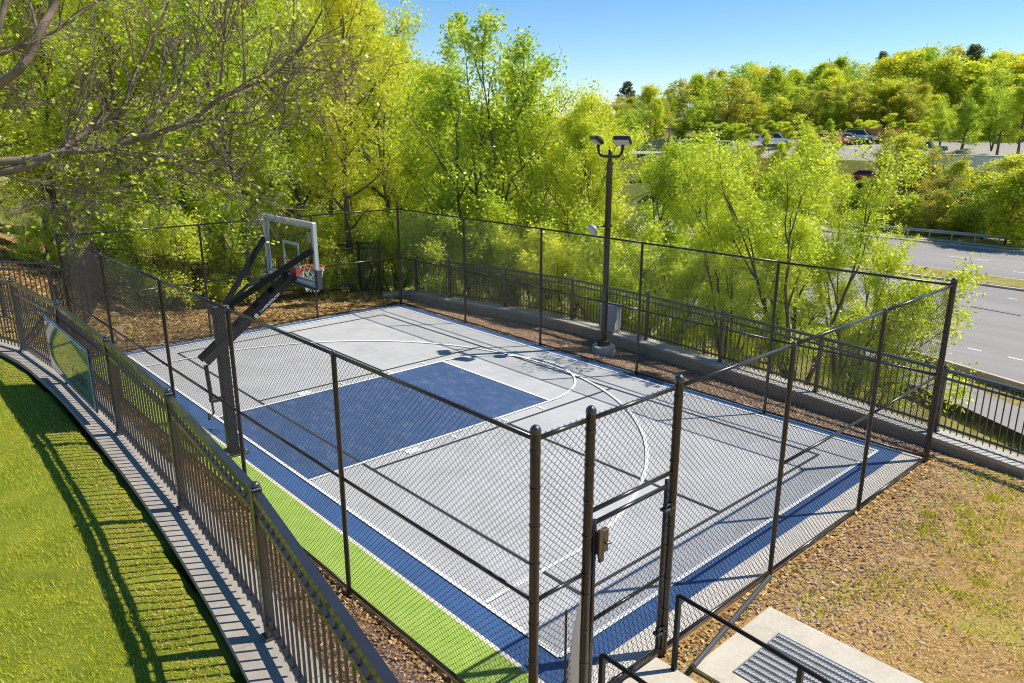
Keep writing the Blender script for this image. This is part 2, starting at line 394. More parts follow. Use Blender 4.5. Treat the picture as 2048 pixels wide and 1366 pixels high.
# ---------------------------------------------------------------- ornamental picket fences
def orn_fence(name, label, pts, h, side=1, pitch=.117, pk=.0165, rail=.04, top=(.062, .055), gap=.155, mk='black', step=False):
    root = empty(name, (0, 0, 0), label, 'fence')
    n = len(pts)
    for i, (x, y, z) in enumerate(pts):
        a = Vector(pts[max(i - 1, 0)]); b = Vector(pts[min(i + 1, n - 1)]); rz = math.atan2(b.y - a.y, b.x - a.x)
        po = MB().box((x, y, z + h / 2), (.070, .070, h), rz).bbox((x, y, z + .012), (.11, .11, .02), .004, rz).build('post', M[mk], root)
        MB().bbox((x, y, z + h + .012), (.078, .078, .026), .006, rz).lathe((x, y, z + h + .024), [(.030, 0), (.034, .012), (.03, .028), (.018, .038), (.004, .042)], 10).build('post_cap', M[mk], po)
    for i in range(n - 1):
        a = Vector(pts[i]); b = Vector(pts[i + 1]); d = b - a; L = Vector((d.x, d.y)).length; t = d / L
        a2 = a + t * .033; b2 = b - t * .033; rz = math.atan2(d.y, d.x)
        mb = MB(); k = max(1, round((L - .064) / pitch))
        for j in range(k):
            if j == 0: continue
            f = j / k; p = a2 + (b2 - a2) * f
            mb.box((p.x, p.y, p.z + (.045 + h - .03) / 2), (pk, pk, h - .075), rz)
        pn = mb.build('panel', M[mk], root)
        up = Vector((0, 0, 1))
        MB().bar(a2 + up * (h - .027), b2 + up * (h - .027), *top).build('rail', M[mk], pn)
        MB().bar(a2 + up * (h - gap - .02), b2 + up * (h - gap - .02), rail, rail).build('rail', M[mk], pn)
        MB().bar(a2 + up * .135, b2 + up * .135, rail, rail).build('rail', M[mk], pn)
    return root
orn_fence('picket_fence', 'black picket fence with flat top rail on the bluestone coping beside the lawn', [(x, y, 1.75) for x, y in LP[1:]], 1.22, gap=.165)
orn_fence('picket_fence', 'black picket fence on the low concrete wall between the court and the road', [(x, y, .10) for x, y in RP[1:]], 1.20)
tall = [(-9.15, 8.45), (-11, 8.75), (-13.2, 8.4), (-15.2, 7.3), (-16.4, 5.6), (-16.6, 3.6), (-15, 1.9), (-12.8, .8), (-10.4, -.2), (-8.4, -1.15)]
orn_fence('iron_fence', 'tall black iron fence in the shade behind the far end of the court', [(x, y, h1(x, y) + (.10 if i == 0 else .02)) for i, (x, y) in enumerate(tall)], 1.78, gap=.2)
west = [(-7.66, -0.64, 2.39), (-6.91, -1.49, 2.62), (-6.26, -2.53, 2.86), (-5.66, -3.52, 3.09)]
orn_fence('picket_fence', 'short black picket fence run below the leaf covered bank at the far left', [(x, y, z - 1.22) for x, y, z in west], 1.2, pk=.017)

# sign on the near fence
def text_mesh(s, size, mat, parent, M4, name='lettering', ext=.002, spacing=1):
    cu = D.curves.new('lettering', 'FONT'); cu.body = s; cu.size = size; cu.align_x = 'CENTER'; cu.align_y = 'CENTER'; cu.extrude = ext; cu.space_character = spacing
    t = D.objects.new('tmp', cu); C.objects.link(t)
    dg = bpy.context.evaluated_depsgraph_get(); me = D.meshes.new_from_object(t.evaluated_get(dg)); D.objects.remove(t)
    me.transform(M4); me.name = name
    return link(name, me, mat, parent)
M['signface'] = mat('sign_face_gloss', (.20, .27, .26), .07, coat=1.0, spec=.8)
M['signnavy'] = mat('sign_navy', (.015, .035, .10), .12, coat=.6)
M['signpale'] = mat('sign_pale_line', (.62, .68, .68), .2)
sa = Vector((-.72, -2.775)); sb = Vector((1.84, -2.80)); sd = (sb - sa); sL = sd.length; rz = math.atan2(sd.y, sd.x); sc = (sa + sb) / 2
sg = empty('court_sign', (sc.x, sc.y, 2.33), 'glossy green court sign with navy border fixed to the near picket fence above the lawn', 'sign', rz=rz)
MB().bbox((0, 0, 0), (sL, .02, .86), .004).build('sign_board', M['signnavy'], sg)
MB().box((0, -.0125, 0), (sL - .07, .005, .79)).build('border_line', M['signpale'], sg)
MB().box((0, -.017, 0), (sL - .10, .004, .76)).build('sign_face', M['signface'], sg)
F = Matrix.Translation((0, -.0205, 0)) @ Matrix.Rotation(PI / 2, 4, 'X')
text_mesh('COURT', .24, M['signnavy'], sg, Matrix.Translation((.62, 0, -.12)) @ F, ext=.001)

# ---------------------------------------------------------------- chain link court fence
def wires(L, z0, z1, r=.0022, P=.073, zig=True, seed=0):
    Hh = z1 - z0; w = P / 2; rg = np.random.default_rng(seed)
    if zig:
        n = max(2, int(L / w)); w = L / n; m = int(Hh / w); dz = Hh / m
        i = np.arange(n)[:, None]; j = np.arange(m + 1)[None, :]
        par = (i + j) % 2
        # three points per half zig so the knuckles read as rounded links
        x = (i + np.where(par == 0, -.10, 1.10)) * w; zz = z0 + j * dz + 0 * i
        yy = np.where(par == 0, .0032, -.0032) * np.ones_like(x)
        pts = np.stack([x, yy, zz], -1)
        a = pts[:, :-1]; b = pts[:, 1:]
        q = np.empty((n, 3 * m + 1, 3)); q[:, 0::3] = pts
        q[:, 1::3] = a + (b - a) * .10 + np.array([0, 0, .0]); q[:, 2::3] = a + (b - a) * .90
        q[:, 1::3, 0] = a[..., 0] + (b - a)[..., 0] * .05; q[:, 2::3, 0] = a[..., 0] + (b - a)[..., 0] * .95
        pts = q
    else:
        segs = []
        s = P / math.sqrt(2) * math.sqrt(2)
        for sg_, off in ((1, .003), (-1, -.003)):
            for c in np.arange(-Hh, L + Hh, s):
                x0, x1 = (c, c + Hh) if sg_ > 0 else (c, c - Hh)
                t0, t1 = 0., 1.
                dx = x1 - x0
                ta, tb = sorted(((0 - x0) / dx, (L - x0) / dx)); t0 = max(t0, ta); t1 = min(t1, tb)
                if t1 - t0 < .01: continue
                segs.append([(x0 + dx * t, off, z0 + Hh * t) for t in np.linspace(t0, t1, 2)])
        pts = np.array(segs)
    N, K, _ = pts.shape
    T = np.gradient(pts, axis=1); T /= np.linalg.norm(T, axis=2, keepdims=True)
    ny = np.zeros_like(T); ny[..., 1] = 1; A = np.cross(T, ny); A /= np.linalg.norm(A, axis=2, keepdims=True); B = np.cross(T, A)
    ring = [pts + r * (math.cos(a) * A + math.sin(a) * B) for a in (PI / 2, PI / 2 + 2 * PI / 3, PI / 2 + 4 * PI / 3)]
    V = np.stack(ring, 2).reshape(-1, 3)
    base = (np.arange(N)[:, None] * K + np.arange(K - 1)[None, :]) * 3
    F = np.concatenate([np.stack([base + k, base + (k + 1) % 3, base + 3 + (k + 1) % 3, base + 3 + k], -1).reshape(-1, 4) for k in range(3)])
    return V, F
def place(V, a, b, off):
    d = np.array([b[0] - a[0], b[1] - a[1]]); d = d / np.linalg.norm(d); nn = np.array([-d[1], d[0]])
    o = np.empty_like(V); o[:, 0] = a[0] + d[0] * V[:, 0] + nn[0] * (V[:, 1] + off); o[:, 1] = a[1] + d[1] * V[:, 0] + nn[1] * (V[:, 1] + off); o[:, 2] = V[:, 2]
    return o
HF = 3.05
def post(parent, x, y, r, z1, bands=None, n=14, z0=-.3):
    mb = MB().tube([(x, y, z0), (x, y, z1)], r, n, caps=False)
    cap = MB().lathe((x, y, z1 - .03), [(r + .004, 0), (r + .004, .03), (r * .9, .05), (r * .5, .068), (r * .1, .074)], n)
    if bands:
        for zz in bands: mb.tube([(x, y, zz - .011), (x, y, zz + .011)], r + .004, n)
    po = mb.build('post', M['post'], parent, True)
    cap.build('post_cap', M['black'], po, True)
    return po
BND = [.2, .55, .92, 1.3, 1.52, 1.9, 2.25, 2.6, 2.93]
def chain_run(label, pts, r_end, off, zig, ends=(True, True), midrail=True, mesh_spans=None, midspans=None, seed=0, P=.073):
    root = empty('chain_link_fence', (0, 0, 0), label, 'fence', 'chain link fences round the court')
    n = len(pts)
    for i, (x, y) in enumerate(pts):
        e = i in (0, n - 1)
        if (i == 0 and not ends[0]) or (i == n - 1 and not ends[1]): continue
        post(root, x, y, r_end if e else .030, HF + .06 if e else HF - .02, BND if e and r_end > .04 else None)
    for i in range(n - 1):
        a, b = pts[i], pts[i + 1]
        MB().tube([(*a, HF - .02), (*b, HF - .02)], .0215, 10).build('top_rail', M['post'], root, True)
        if midrail and (midspans is None or i in midspans):
            MB().tube([(*a, 1.52), (*b, 1.52)], .0205, 10).build('middle_rail', M['post'], root, True)
        MB().tube([(*a, .05), (*b, .05)], .0205, 8).build('bottom_rail', M['post'], root, True)
    Vs = []; Fs = []; o = 0
    for i in range(n - 1):
        a, b = pts[i], pts[i + 1]; L = math.hypot(b[0] - a[0], b[1] - a[1])
        for (z0, z1) in ((mesh_spans or {}).get(i, [(.03, HF)])):
            V, F = wires(L, z0, z1, r=.0022 if zig else .0017, zig=zig, seed=seed + i, P=P); Vs.append(place(V, a, b, off)); Fs.append(F + o); o += len(V)
    if Vs: link('chain_mesh', np_mesh('chain_mesh', np.concatenate(Vs), np.concatenate(Fs)), M['link'], root)
    return root
A_, B_, C_, D_ = (8.13, -1.03), (-7.88, -1.03), (-7.72, 8.28), (8.16, 8.22)
chain_run('near left chain link court fence behind the hoop pole, beside the strip of lime turf', [A_, (4.90, -1.04), (2.0, -1.05), (-.82, -1.05), (-4.35, -1.03), B_], .044, -.033, True, seed=1)
chain_run('far end chain link court fence with leaf covered ground behind it', [B_, (-7.85, 2.22), (-7.82, 5.38), C_], .036, .033, False, ends=(False, False), seed=10)
chain_run('long chain link court fence between the court and the lamp pole on the road side', [C_, (-4.42, 8.27), (-1.28, 8.24), (1.92, 8.2), (5.18, 8.14), D_], .040, .033, False, ends=(True, False), seed=20)
fr = chain_run('chain link court fence with the gate in it, beside the dry grass', [D_, (8.17, 5.6), (8.16, 3.1), (8.14, .90), (8.135, -.37), A_], .046, -.033, True, ends=(True, False),
    mesh_spans={3: [(2.13, HF)]}, midspans=(0, 1, 4), seed=30)
# gate posts of that run are heavier: sleeve them and add the fixed header rail
for x, y in ((8.14, .90), (8.135, -.37)):
    post(fr, x, y, .044, HF + .06, BND)
MB().tube([(8.14, .86, 2.13), (8.135, -.33, 2.13)], .022, 10).build('header_rail', M['post'], fr, True)
# ---- gate
gt = empty('chain_link_gate', (8.14, .80, 0), 'chain link gate leaf with a square lock box between the two heavy posts', 'gate')
gl = lambda x, y, z: (x, y - .80, z)
fm = MB()
y0, y1 = -.285, .795
fm.tube([gl(0, y0, .06), gl(0, y0, 2.03)], .023, 10).tube([gl(0, y1, .06), gl(0, y1, 2.07)], .023, 10)
fm.tube([gl(0, y0, 2.0), gl(0, y1, 2.0)], .022, 10).tube([gl(0, y0, .965), gl(0, y1, .965)], .0205, 10).tube([gl(0, y0, .08), gl(0, y1, .08)], .022, 10)
fm.build('gate_frame', M['post'], gt, True)
V, F = wires(y1 - y0, .06, 2.01, seed=50); V2 = V.copy(); V2[:, 0] = V[:, 1] + .028; V2[:, 1] = V[:, 0] + y0 - .80
link('chain_mesh', np_mesh('chain_mesh', V2, F), M['link'], gt)
lb = MB().bbox((.045, -.225 - .80, 1.81), (.05, .14, .24), .008).bbox((.02, -.20 - .8, 1.63), (.03, .06, .12), .006).build('lock_box', M['bronze'], gt)
MB().bbox((.078, -.285 - .80, 1.82), (.02, .05, .30), .005).build('strike_plate', M['bronze'], lb)
MB().tube([gl(.05, -.21, 1.80), gl(.10, -.21, 1.80), gl(.105, -.17, 1.80)], .012, 8).build('knob', M['bronze'], lb)
for zz in (.28, 1.74):
    MB().bbox((.0, .035, zz), (.085, .17, .035), .008).tube([(.035, .05, zz - .07), (.035, .05, zz + .06)], .014, 8).bbox((0, .04, zz + .05), (.06, .12, .02), .005).build('hinge', M['black'], gt)
# latch guard: bent sheet beside the latch post
gd = empty('latch_guard', (8.13, -.52, 0), 'tall narrow white sheet guard with a black back beside the gate latch post', 'guard')
def sheet3(pts2, th):
    n = len(pts2); vs = []
    for (x, y, z, w) in pts2:
        vs += [(x, y, z), (x - w * .72, y - w * .70, z), (x - w * .72 - th * .7, y - w * .7 + th * .7, z), (x - th * .7, y + th * .7, z)]
    fs = []
    for i in range(n - 1):
        for k in range(4): fs.append((i * 4 + k, i * 4 + (k + 1) % 4, i * 4 + 4 + (k + 1) % 4, i * 4 + 4 + k))
    fs += [(3, 2, 1, 0), tuple((n - 1) * 4 + k for k in range(4))]
    return MB().add(vs, fs)
sheet3([(.03, .06, .12, .11), (.03, .06, .5, .105), (.03, .06, .8, .085), (.03, .062, 1.0, .06), (.03, .065, 1.2, .025), (.03, .065, 1.3, .006)], .006).build('guard_sheet', M['white'], gd)
MB().box((-.065, -.03, .62), (.022, .022, 1.08), .7).build('guard_frame', M['black'], gd)
MB().bbox((-.062, -.045, 1.03), (.02, .02, .03), .004).build('bracket', M['orange'], gd)

# ---------------------------------------------------------------- basketball hoop
hp = empty('basketball_hoop', (-.05, -.42, 0), 'adjustable basketball hoop with glass backboard on a square black pole at the court edge', 'basketball hoop')
BY = 1.40                                                # board plane, from the pole base
pole = MB().bbox((0, 0, 1.25), (.15, .17, 2.5), .012).build('pole', M['steel'], hp)
MB().bbox((0, 0, .02), (.42, .42, .03), .006).build('base_plate', M['steel'], pole)
for sx in (-1, 1):
    for sy in (-1, 1): MB().lathe((sx * .16, sy * .16, .035), [(.022, 0), (.022, .03), (.012, .035), (.012, .06)], 6).build('anchor_bolt', M['galv'], pole)
MB().bbox((0, .06, 2.56), (.21, .36, .16), .012).build('pole_head', M['steel'], pole)
arm = MB(); ya, za, yb, zb = -.34, 1.74, BY - .06, 2.97
for sx in (-.135, .135): arm.bar((sx, ya, za), (sx, yb, zb), .012, .13)
arm.build('lower_arm', M['steel'], hp)
wb = MB(); d = Vector((0, yb - ya, zb - za)).normalized()
for f in (.03, .40, .62, .80, .97):
    p = Vector((0, ya, za)) + Vector((0, yb - ya, zb - za)) * f
    wb.bar(p + Vector((-.128, 0, 0)), p + Vector((.128, 0, 0)), .10, .02, up=Vector((0, -d.z, d.y)))
wb.build('arm_web', M['steel'], hp)
wb2 = MB().bar((0, ya + .02, za + .01), (0, ya + .55, za + .42), .25, .012).build('arm_cover', M['steel'], hp)
for sx, tx in ((.07, .80), (-.07, -1.02)):
    MB().bar((sx, .14, 2.60), (tx, BY - .05, 3.50), .045, .10).build('upper_strut', M['steel'], hp)
MB().tube([(0, .14, 2.60), (.0, .55, 2.90), (0, BY - .1, 3.06)], .035, 8).build('spring_tube', M['steel'], hp)
ac = MB().tube([(0, -.30, 1.66), (0, -.27, 1.05)], .035, 10).tube([(0, -.27, 1.05), (0, -.26, .80)], .018, 8).build('lift_actuator', M['steel'], hp)
MB().tube([(0, -.26, .80), (.0, -.30, .78), (.0, -.34, .76)], .016, 8).lathe((0, -.34, .70), [(.02, 0), (.026, .03), (.026, .09), (.018, .12)], 8).build('crank_handle', M['padding'], ac)
MB().bbox((0, -.19, 1.03), (.10, .22, .06), .008).build('actuator_bracket', M['steel'], hp)
# backboard
bw, bh, bz = 1.90, 1.10, 3.40; cx = -.10
fr_ = MB()
for sx in (-1, 1): fr_.bbox((cx + sx * (bw / 2 - .03), BY, bz), (.06, .075, bh), .008)
fr_.bbox((cx, BY, bz + bh / 2 - .03), (bw - .122, .07, .06), .008).bbox((cx, BY, bz - bh / 2 + .03), (bw - .122, .07, .06), .008)
bf = fr_.build('backboard_frame', M['alu'], hp)
M['glass'] = D.materials.new('backboard_glass'); M['glass'].use_nodes = True
nt = M['glass'].node_tree; b = nt.nodes['Principled BSDF']; out = nt.nodes['Material Output']
tr = nt.nodes.new('ShaderNodeBsdfTransparent'); tr.inputs[0].default_value = (.83, .88, .86, 1); gs = nt.nodes.new('ShaderNodeBsdfGlossy'); gs.inputs['Roughness'].default_value = .02
mx = nt.nodes.new('ShaderNodeMixShader'); mx.inputs[0].default_value = .05
nt.links.new(tr.outputs[0], mx.inputs[1]); nt.links.new(gs.outputs[0], mx.inputs[2]); nt.links.new(mx.outputs[0], out.inputs['Surface'])
MB().box((cx, BY + .005, bz), (bw - .124, .012, bh - .124)).build('glass_pane', M['glass'], hp)
br_ = MB(); zz = BY + .014
def frame2(mb, x, z, w, h, t):
    mb.box((x, zz, z + h / 2 - t / 2), (w, .004, t)).box((x, zz, z - h / 2 + t / 2), (w, .004, t))
    for s in (-1, 1): mb.box((x + s * (w / 2 - t / 2), zz, z), (t, .004, h - 2 * t - .001))
frame2(br_, cx, bz, bw - .126, bh - .126, .05)
br_.build('board_border', M['whitepaint'], hp)
tg = MB(); frame2(tg, cx, 3.31, .61, .46, .05); tg.build('target_square', M['whitepaint'], hp)
MB().box((cx + .68, BY + .016, bz + .28), (.13, .004, .16)).build('board_sticker', mat('cream_sticker', (.62, .55, .42), .5), hp)
for sx in (-1, 1):
    pd = MB().bbox((cx + sx * (bw / 2 - .005), BY + .01, bz - bh / 2 + .15), (.07, .11, .34), .012)
    pd.build('edge_padding', M['padding'], hp)
MB().bbox((cx, BY + .01, bz - bh / 2 - .015), (bw - .08, .11, .05), .01).build('edge_padding', M['padding'], hp)
MB().bbox((cx, BY + .05, 3.02), (.26, .08, .17), .01).add([(cx - .12, BY + .08, 2.95), (cx + .12, BY + .08, 2.95), (cx + .06, BY + .16, 3.02), (cx - .06, BY + .16, 3.02), (cx - .12, BY + .06, 2.84), (cx + .12, BY + .06, 2.84)], [(0, 1, 2, 3), (0, 4, 5, 1), (3, 2, 1, 0), (0, 3, 4), (1, 5, 2)]).build('rim_mount', M['redpaint'], hp)
rc = Vector((cx, BY + .15 + .2286, 3.05))
rm = MB().tube([(rc.x + .2286 * math.cos(a), rc.y + .2286 * math.sin(a), rc.z) for a in np.linspace(0, 2 * PI, 41)], .009, 8)
rm.tube([(rc.x - .12, BY + .10, 3.03), (rc.x - .14, BY + .22, 3.045)], .007, 6).tube([(rc.x + .12, BY + .10, 3.03), (rc.x + .14, BY + .22, 3.045)], .007, 6)
rim = rm.build('rim', M['orange'], hp, True)
nb = MB(); NL = 12; lv = [(.226, 0), (.205, -.09), (.18, -.18), (.15, -.27), (.125, -.36), (.12, -.44)]
for k in range(NL):
    for sgn in (1, -1):
        pts = []
        for i, (r, dz) in enumerate(lv):
            a = 2 * PI * (k + sgn * .5 * i) / NL; pts.append((rc.x + r * math.cos(a), rc.y + r * math.sin(a), rc.z + dz))
        nb.tube(pts, .0042, 4)
nb.build('net', M['net'], rim)
# brand lettering along the lower arm (right face)
ang = math.atan2(zb - za, yb - ya)
lp = Vector((0, ya, za)) + Vector((0, yb - ya, zb - za)) * .70
TM = Matrix.Translation((.1425, lp.y, lp.z - .03)) @ Matrix.Rotation(ang, 4, 'X') @ Matrix.Rotation(PI / 2, 4, 'Z') @ Matrix.Rotation(PI / 2, 4, 'X')
text_mesh('SNAPSPORTS.COM', .056, M['whitepaint'], hp, TM, ext=.001)
q = lp - Vector((0, math.cos(ang), math.sin(ang))) * .315
lg = MB(); Rm = Matrix.Rotation(ang, 3, 'X')
for k in range(24):
    pass
def ringpts(r, n=24): return [Vector((.1428, q.y, q.z - .03)) + Rm @ Vector((0, r * math.cos(2 * PI * i / n), r * math.sin(2 * PI * i / n))) for i in range(n + 1)]
lg.tube(ringpts(.034), .004, 6)
for e in ((0, .055), (PI / 2, .055)):
    u = Rm @ Vector((0, math.cos(e[0]), math.sin(e[0]))); c0 = Vector((.1428, q.y, q.z - .03)); lg.tube([c0 - u * .033, c0 + u * .033], .003, 6)
for s in (-1, 1):
    lg.tube([Vector((.1428, q.y, q.z - .03)) + Rm @ Vector((0, s * (.03 - .018 * math.cos(t)), .03 * math.sin(t))) for t in np.linspace(-1, 1, 8)], .003, 6)
lg.build('ball_emblem', M['whitepaint'], hp)

# ---------------------------------------------------------------- lamp pole with two heads and lower floodlight
lx, ly, lz = -.02, 9.28, -.15
lp_ = empty('lamp_post', (lx, ly, lz), 'dark double headed lamp post on a round concrete footing outside the road side fence', 'lamp post')
MB().lathe((0, 0, -.3), [(.30, 0), (.30, .50), (.27, .53)], 24).build('footing', M['concrete'], lp_, True)
pl = MB().box((0, 0, 2.55), (.105, .105, 4.55)).build('pole', M['post'], lp_)
MB().bbox((0, 0, .30), (.26, .26, .16), .03).build('base_cover', M['post'], pl)
MB().tube([(0, 0, 4.82), (0, 0, 5.10)], .045, 12).build('tenon', M['post'], pl, True)
arc_ = [(-.38, 0, 5.24), (-.38, 0, 5.12), (-.35, 0, 5.02), (-.28, 0, 4.955), (-.18, 0, 4.94), (0, 0, 4.94), (.18, 0, 4.94), (.28, 0, 4.955), (.35, 0, 5.02), (.38, 0, 5.12), (.38, 0, 5.24)]
MB().tube(arc_, .034, 10).build('arm', M['post'], lp_, True)
for sx, yaw in ((-1, -.45), (1, .42)):
    T = Matrix.Translation((sx * .38, 0, 5.28)) @ Matrix.Rotation(yaw, 4, 'Z') @ Matrix.Rotation(-.62, 4, 'X')
    hd = MB().bbox((0, -.06, 0), (.43, .27, .11), .03)
    h = hd.build('lamp_head', M['post'], lp_); h.data.transform(T)
    l2 = MB().box((0, -.065, -.057), (.36, .20, .012)).build('lens', M['lens'], h); l2.data.transform(T)
    f2 = MB(); [f2.box((-.14 + .056 * k, -.05, .065), (.01, .18, .03)) for k in range(6)]
    f3 = f2.build('cooling_fin', M['post'], h); f3.data.transform(T)
    k2 = MB().tube([(0, .06, -.12), (0, .05, 0)], .04, 8).build('knuckle', M['post'], h); k2.data.transform(T)
fl = empty('floodlight', (lx, ly, 3.13), 'small round silver floodlight on a short arm halfway up the lamp post', 'floodlight')
MB().tube([(0, -.05, 0), (0, -.46, .01)], .017, 8).build('arm', M['post'], fl, True)
MB().box((0, -.0, 0), (.17, .17, .06)).build('clamp', M['black'], fl)
T = Matrix.Translation((0, -.52, -.03)) @ Matrix.Rotation(-.25, 4, 'Z') @ Matrix.Rotation(-.95, 4, 'X')
hd = MB().lathe((0, 0, -.05), [(.13, 0), (.15, .02), (.15, .05), (.11, .085), (.06, .11), (.03, .13)], 20).build('lamp_head', M['alu'], fl, True); hd.data.transform(T)
ln = MB().lathe((0, 0, -.062), [(.125, 0), (.125, .013)], 20).build('lens', M['lens'], hd, True); ln.data.transform(T)
# equipment cabinet on the wall
eb = empty('electrical_box', (-.72, 10.34, .10), 'grey metal electrical box standing on the low wall behind the lamp post', 'electrical box')
MB().bbox((0, 0, .42), (.50, .30, .66), .012).build('cabinet', M['greybox'], eb)
MB().bbox((0, -.155, .42), (.44, .014, .58), .004).build('door', M['greybox'], eb)
MB().bbox((0, 0, .765), (.54, .34, .03), .01).build('lid', M['greybox'], eb)
for s in (-1, 1): MB().box((s * .2, 0, .05), (.04, .26, .10)).build('foot', M['galv'], eb)

# ---------------------------------------------------------------- gate approach: landing, pad, grate, handrails, loose pipe
o = MB().bbox((9.6, .10, -.09), (2.9, 1.36, .20), .012).build('landing', M['pale_concrete']); o['kind'] = 'structure'
pad = MB()
px0, px1, py0, py1 = 8.52, 11.3, .93, 2.46; gx0, gx1, gy0, gy1 = 8.84, 10.95, 1.16, 2.08
for (a, b, c, d) in ((px0, px1, gy1, py1), (px0, px1, py0, gy0), (px0, gx0, gy0, gy1), (gx1, px1, gy0, gy1)):
    pad.box(((a + b) / 2, (c + d) / 2, -.05), (b - a, d - c, .14))
pad.box(((gx0 + gx1) / 2, (gy0 + gy1) / 2, -.35), (gx1 - gx0, gy1 - gy0, .1))
o = pad.build('drain_pad', M['pale_concrete']); o['kind'] = 'structure'; o.rotation_euler = (0, 0, .0)
gr = empty('drain_grate', ((gx0 + gx1) / 2, (gy0 + gy1) / 2, 0), 'galvanised serrated bar grate set in the pale concrete pad near the gate', 'drain grate')
g = MB(); n = 10
for k in range(n):
    yy = -(gy1 - gy0) / 2 + .03 + (gy1 - gy0 - .06) * k / (n - 1)
    g.box((0, yy, .005), (gx1 - gx0 - .04, .05, .05))
    for j in range(56):
        for sy in (-.019, .019): g.box((-(gx1 - gx0) / 2 + .05 + j * .0365, yy + sy, .034), (.018, .011, .010))
g.build('bearing_bars', M['galv'], gr)
g = MB()
for j in range(9): g.box((-(gx1 - gx0) / 2 + .12 + j * .235, 0, -.02), (.012, gy1 - gy0 - .05, .018))
g.build('cross_bars', M['galv'], gr)
g = MB(); w, h = gx1 - gx0, gy1 - gy0
for s in (-1, 1): g.box((0, s * (h / 2 - .006), .012), (w - .002, .010, .05)); g.box((s * (w / 2 - .006), 0, .012), (.010, h - .03, .048))
g.build('grate_frame', M['galv'], gr)
for (lab, p0, p1, posts_) in (('right hand black steel handrail beside the drain grate, running down to the gate', (8.40, .745), (12.2, .52), (0, .355, .72)), ('left hand black steel handrail at the bottom edge, by the gate latch post', (8.47, -.50), (12.2, -.62), (0, .36, .72))):
    hr = empty('handrail', (*p0, 0), lab, 'handrail', 'handrails at the gate')
    v = (p1[0] - p0[0], p1[1] - p0[1])
    MB().tube([(0, 0, .885), (.01, 0, .90), (v[0], v[1], .90)], .022, 10).build('rail', M['steel'], hr, True)
    for f in posts_: MB().box((v[0] * f + .004, v[1] * f, .44), (.045, .045, .90)).build('post', M['steel'], hr)
o = MB().tube([(8.24, 2.95, .07), (8.40, 1.9, .075), (8.56, .86, .085)], .030, 10).build('loose_pipe', M['galv'])
o.data.materials.clear(); o.data.materials.append(mat('dark_grey_pipe', (.07, .07, .075), .35, metal=.3))
tag(o, 'loose dark metal pipe lying on the dead leaves between the fence foot and concrete pad', 'pipe')
# plywood tag
tp = MB().bbox((-9.05, .27, .17), (.03, .24, .46), .004, .5).build('wooden_board', mat('raw_plywood', (.46, .30, .18), .8, var=.25, vs=12))
tag(tp, 'small tan wooden board standing on the fallen leaves past the far left corner', 'board')

# ---------------------------------------------------------------- road, median, pavements
def yl(x0, y0, s, k=.3, r=12):
    def f(x):
        t = x - x0; c = max(-r, min(r, t)); return y0 + s * c + s * k * (t - c)
    return f
XS = [-170, -120, -80, -55, -40, -30, -22, -16, -12, -9, -6, -3, 0, 3, 6, 10, 15, 22, 32, 50]
fcurb = yl(1.3, 32.2, -.33); fA = yl(.83, 35.69, -.14); fB = yl(-2.36, 45.71, -.155); fC = yl(-3.28, 50.24, -.07)
fmN = yl(-5, 53.3, -.03); fmF = yl(-5, 57.2, -.07); fFd = yl(-9.9, 65.09, -.03); fFd2 = yl(-6, 61.0, -.03); ffc = yl(-10, 71.7, -.04)
def band(name, f0, f1, z, mk, kind='structure', o0=0, o1=0):
    vs = []; fs = []
    for x in XS: vs += [(x, f0(x) + o0, z), (x, f1(x) + o1, z)]
    for i in range(len(XS) - 1): fs.append((2 * i, 2 * i + 2, 2 * i + 3, 2 * i + 1))
    o = MB().add(vs, fs).build(name, M[mk]); o['kind'] = kind; return o
band('road', fcurb, fmN, -5.0, 'asphalt'); band('road', fmF, ffc, -5.0, 'asphalt')
def slab(name, f0, o0, f1, o1, z, mk, th=.3):
    vs = []; fs = []
    for x in XS: vs += [(x, f0(x) + o0, z - th), (x, f0(x) + o0, z), (x, f1(x) + o1, z), (x, f1(x) + o1, z - th)]
    for i in range(len(XS) - 1):
        a = 4 * i; b = a + 4
        fs += [(a, b, b + 1, a + 1), (a + 1, b + 1, b + 2, a + 2), (a + 2, b + 2, b + 3, a + 3)]
    o = MB().add(vs, fs).build(name, M[mk]); o['kind'] = 'structure'; return o
M['curb'] = mat('curb_concrete', (.50, .42, .37), .85, var=.15, vs=1.5)
slab('kerb', fcurb, -.18, fcurb, .0, -4.88, 'curb')
slab('kerb', fmN, 0, fmN, .30, -4.86, 'curb'); slab('kerb', fmF, -.25, fmF, 0, -4.86, 'curb')
slab('median', fmN, .30, fmF, -.25, -4.84, 'verge')
slab('kerb', ffc, 0, ffc, .3, -4.86, 'curb'); slab('verge', ffc, .3, ffc, 1.2, -4.87, 'verge')
slab('pavement', ffc, 1.2, ffc, 2.5, -4.85, 'pale_concrete')
slab('verge', ffc, 2.5, ffc, 6.4, -4.87, 'verge')
mk_ = MB()
def dash(f, x0, L, per, n, w=.13):
    for k in range(n):
        a = x0 + k * per; ribbon(mk_, [(a, f(a)), (a + L / 2, f(a + L / 2)), (a + L, f(a + L))], w, -4.994)
dash(fA, .83 - 1.84 * 12, .65, 1.84, 26); dash(fB, -2.4 - 12 * 2, 3.0, 12, 4); dash(fB, -2.4, 3.0, 12, 3)
dash(fC, -3.28 - 1.84 * 14, .6, 1.84, 26); dash(fFd, -9.9 - 24, 3, 12, 6); dash(fFd2, -8 - 20, 3, 12, 6)
o = mk_.build('road_markings', M['whitepaint']); o['kind'] = 'structure'
pth = MB(); ribbon(pth, [(-30, 37), (-12, 33.5), (-3, 30.6), (1.5, 28.4), (4.4, 26.8), (8, 24.6), (14, 20.5), (24, 13)], 2.1, -4.80)
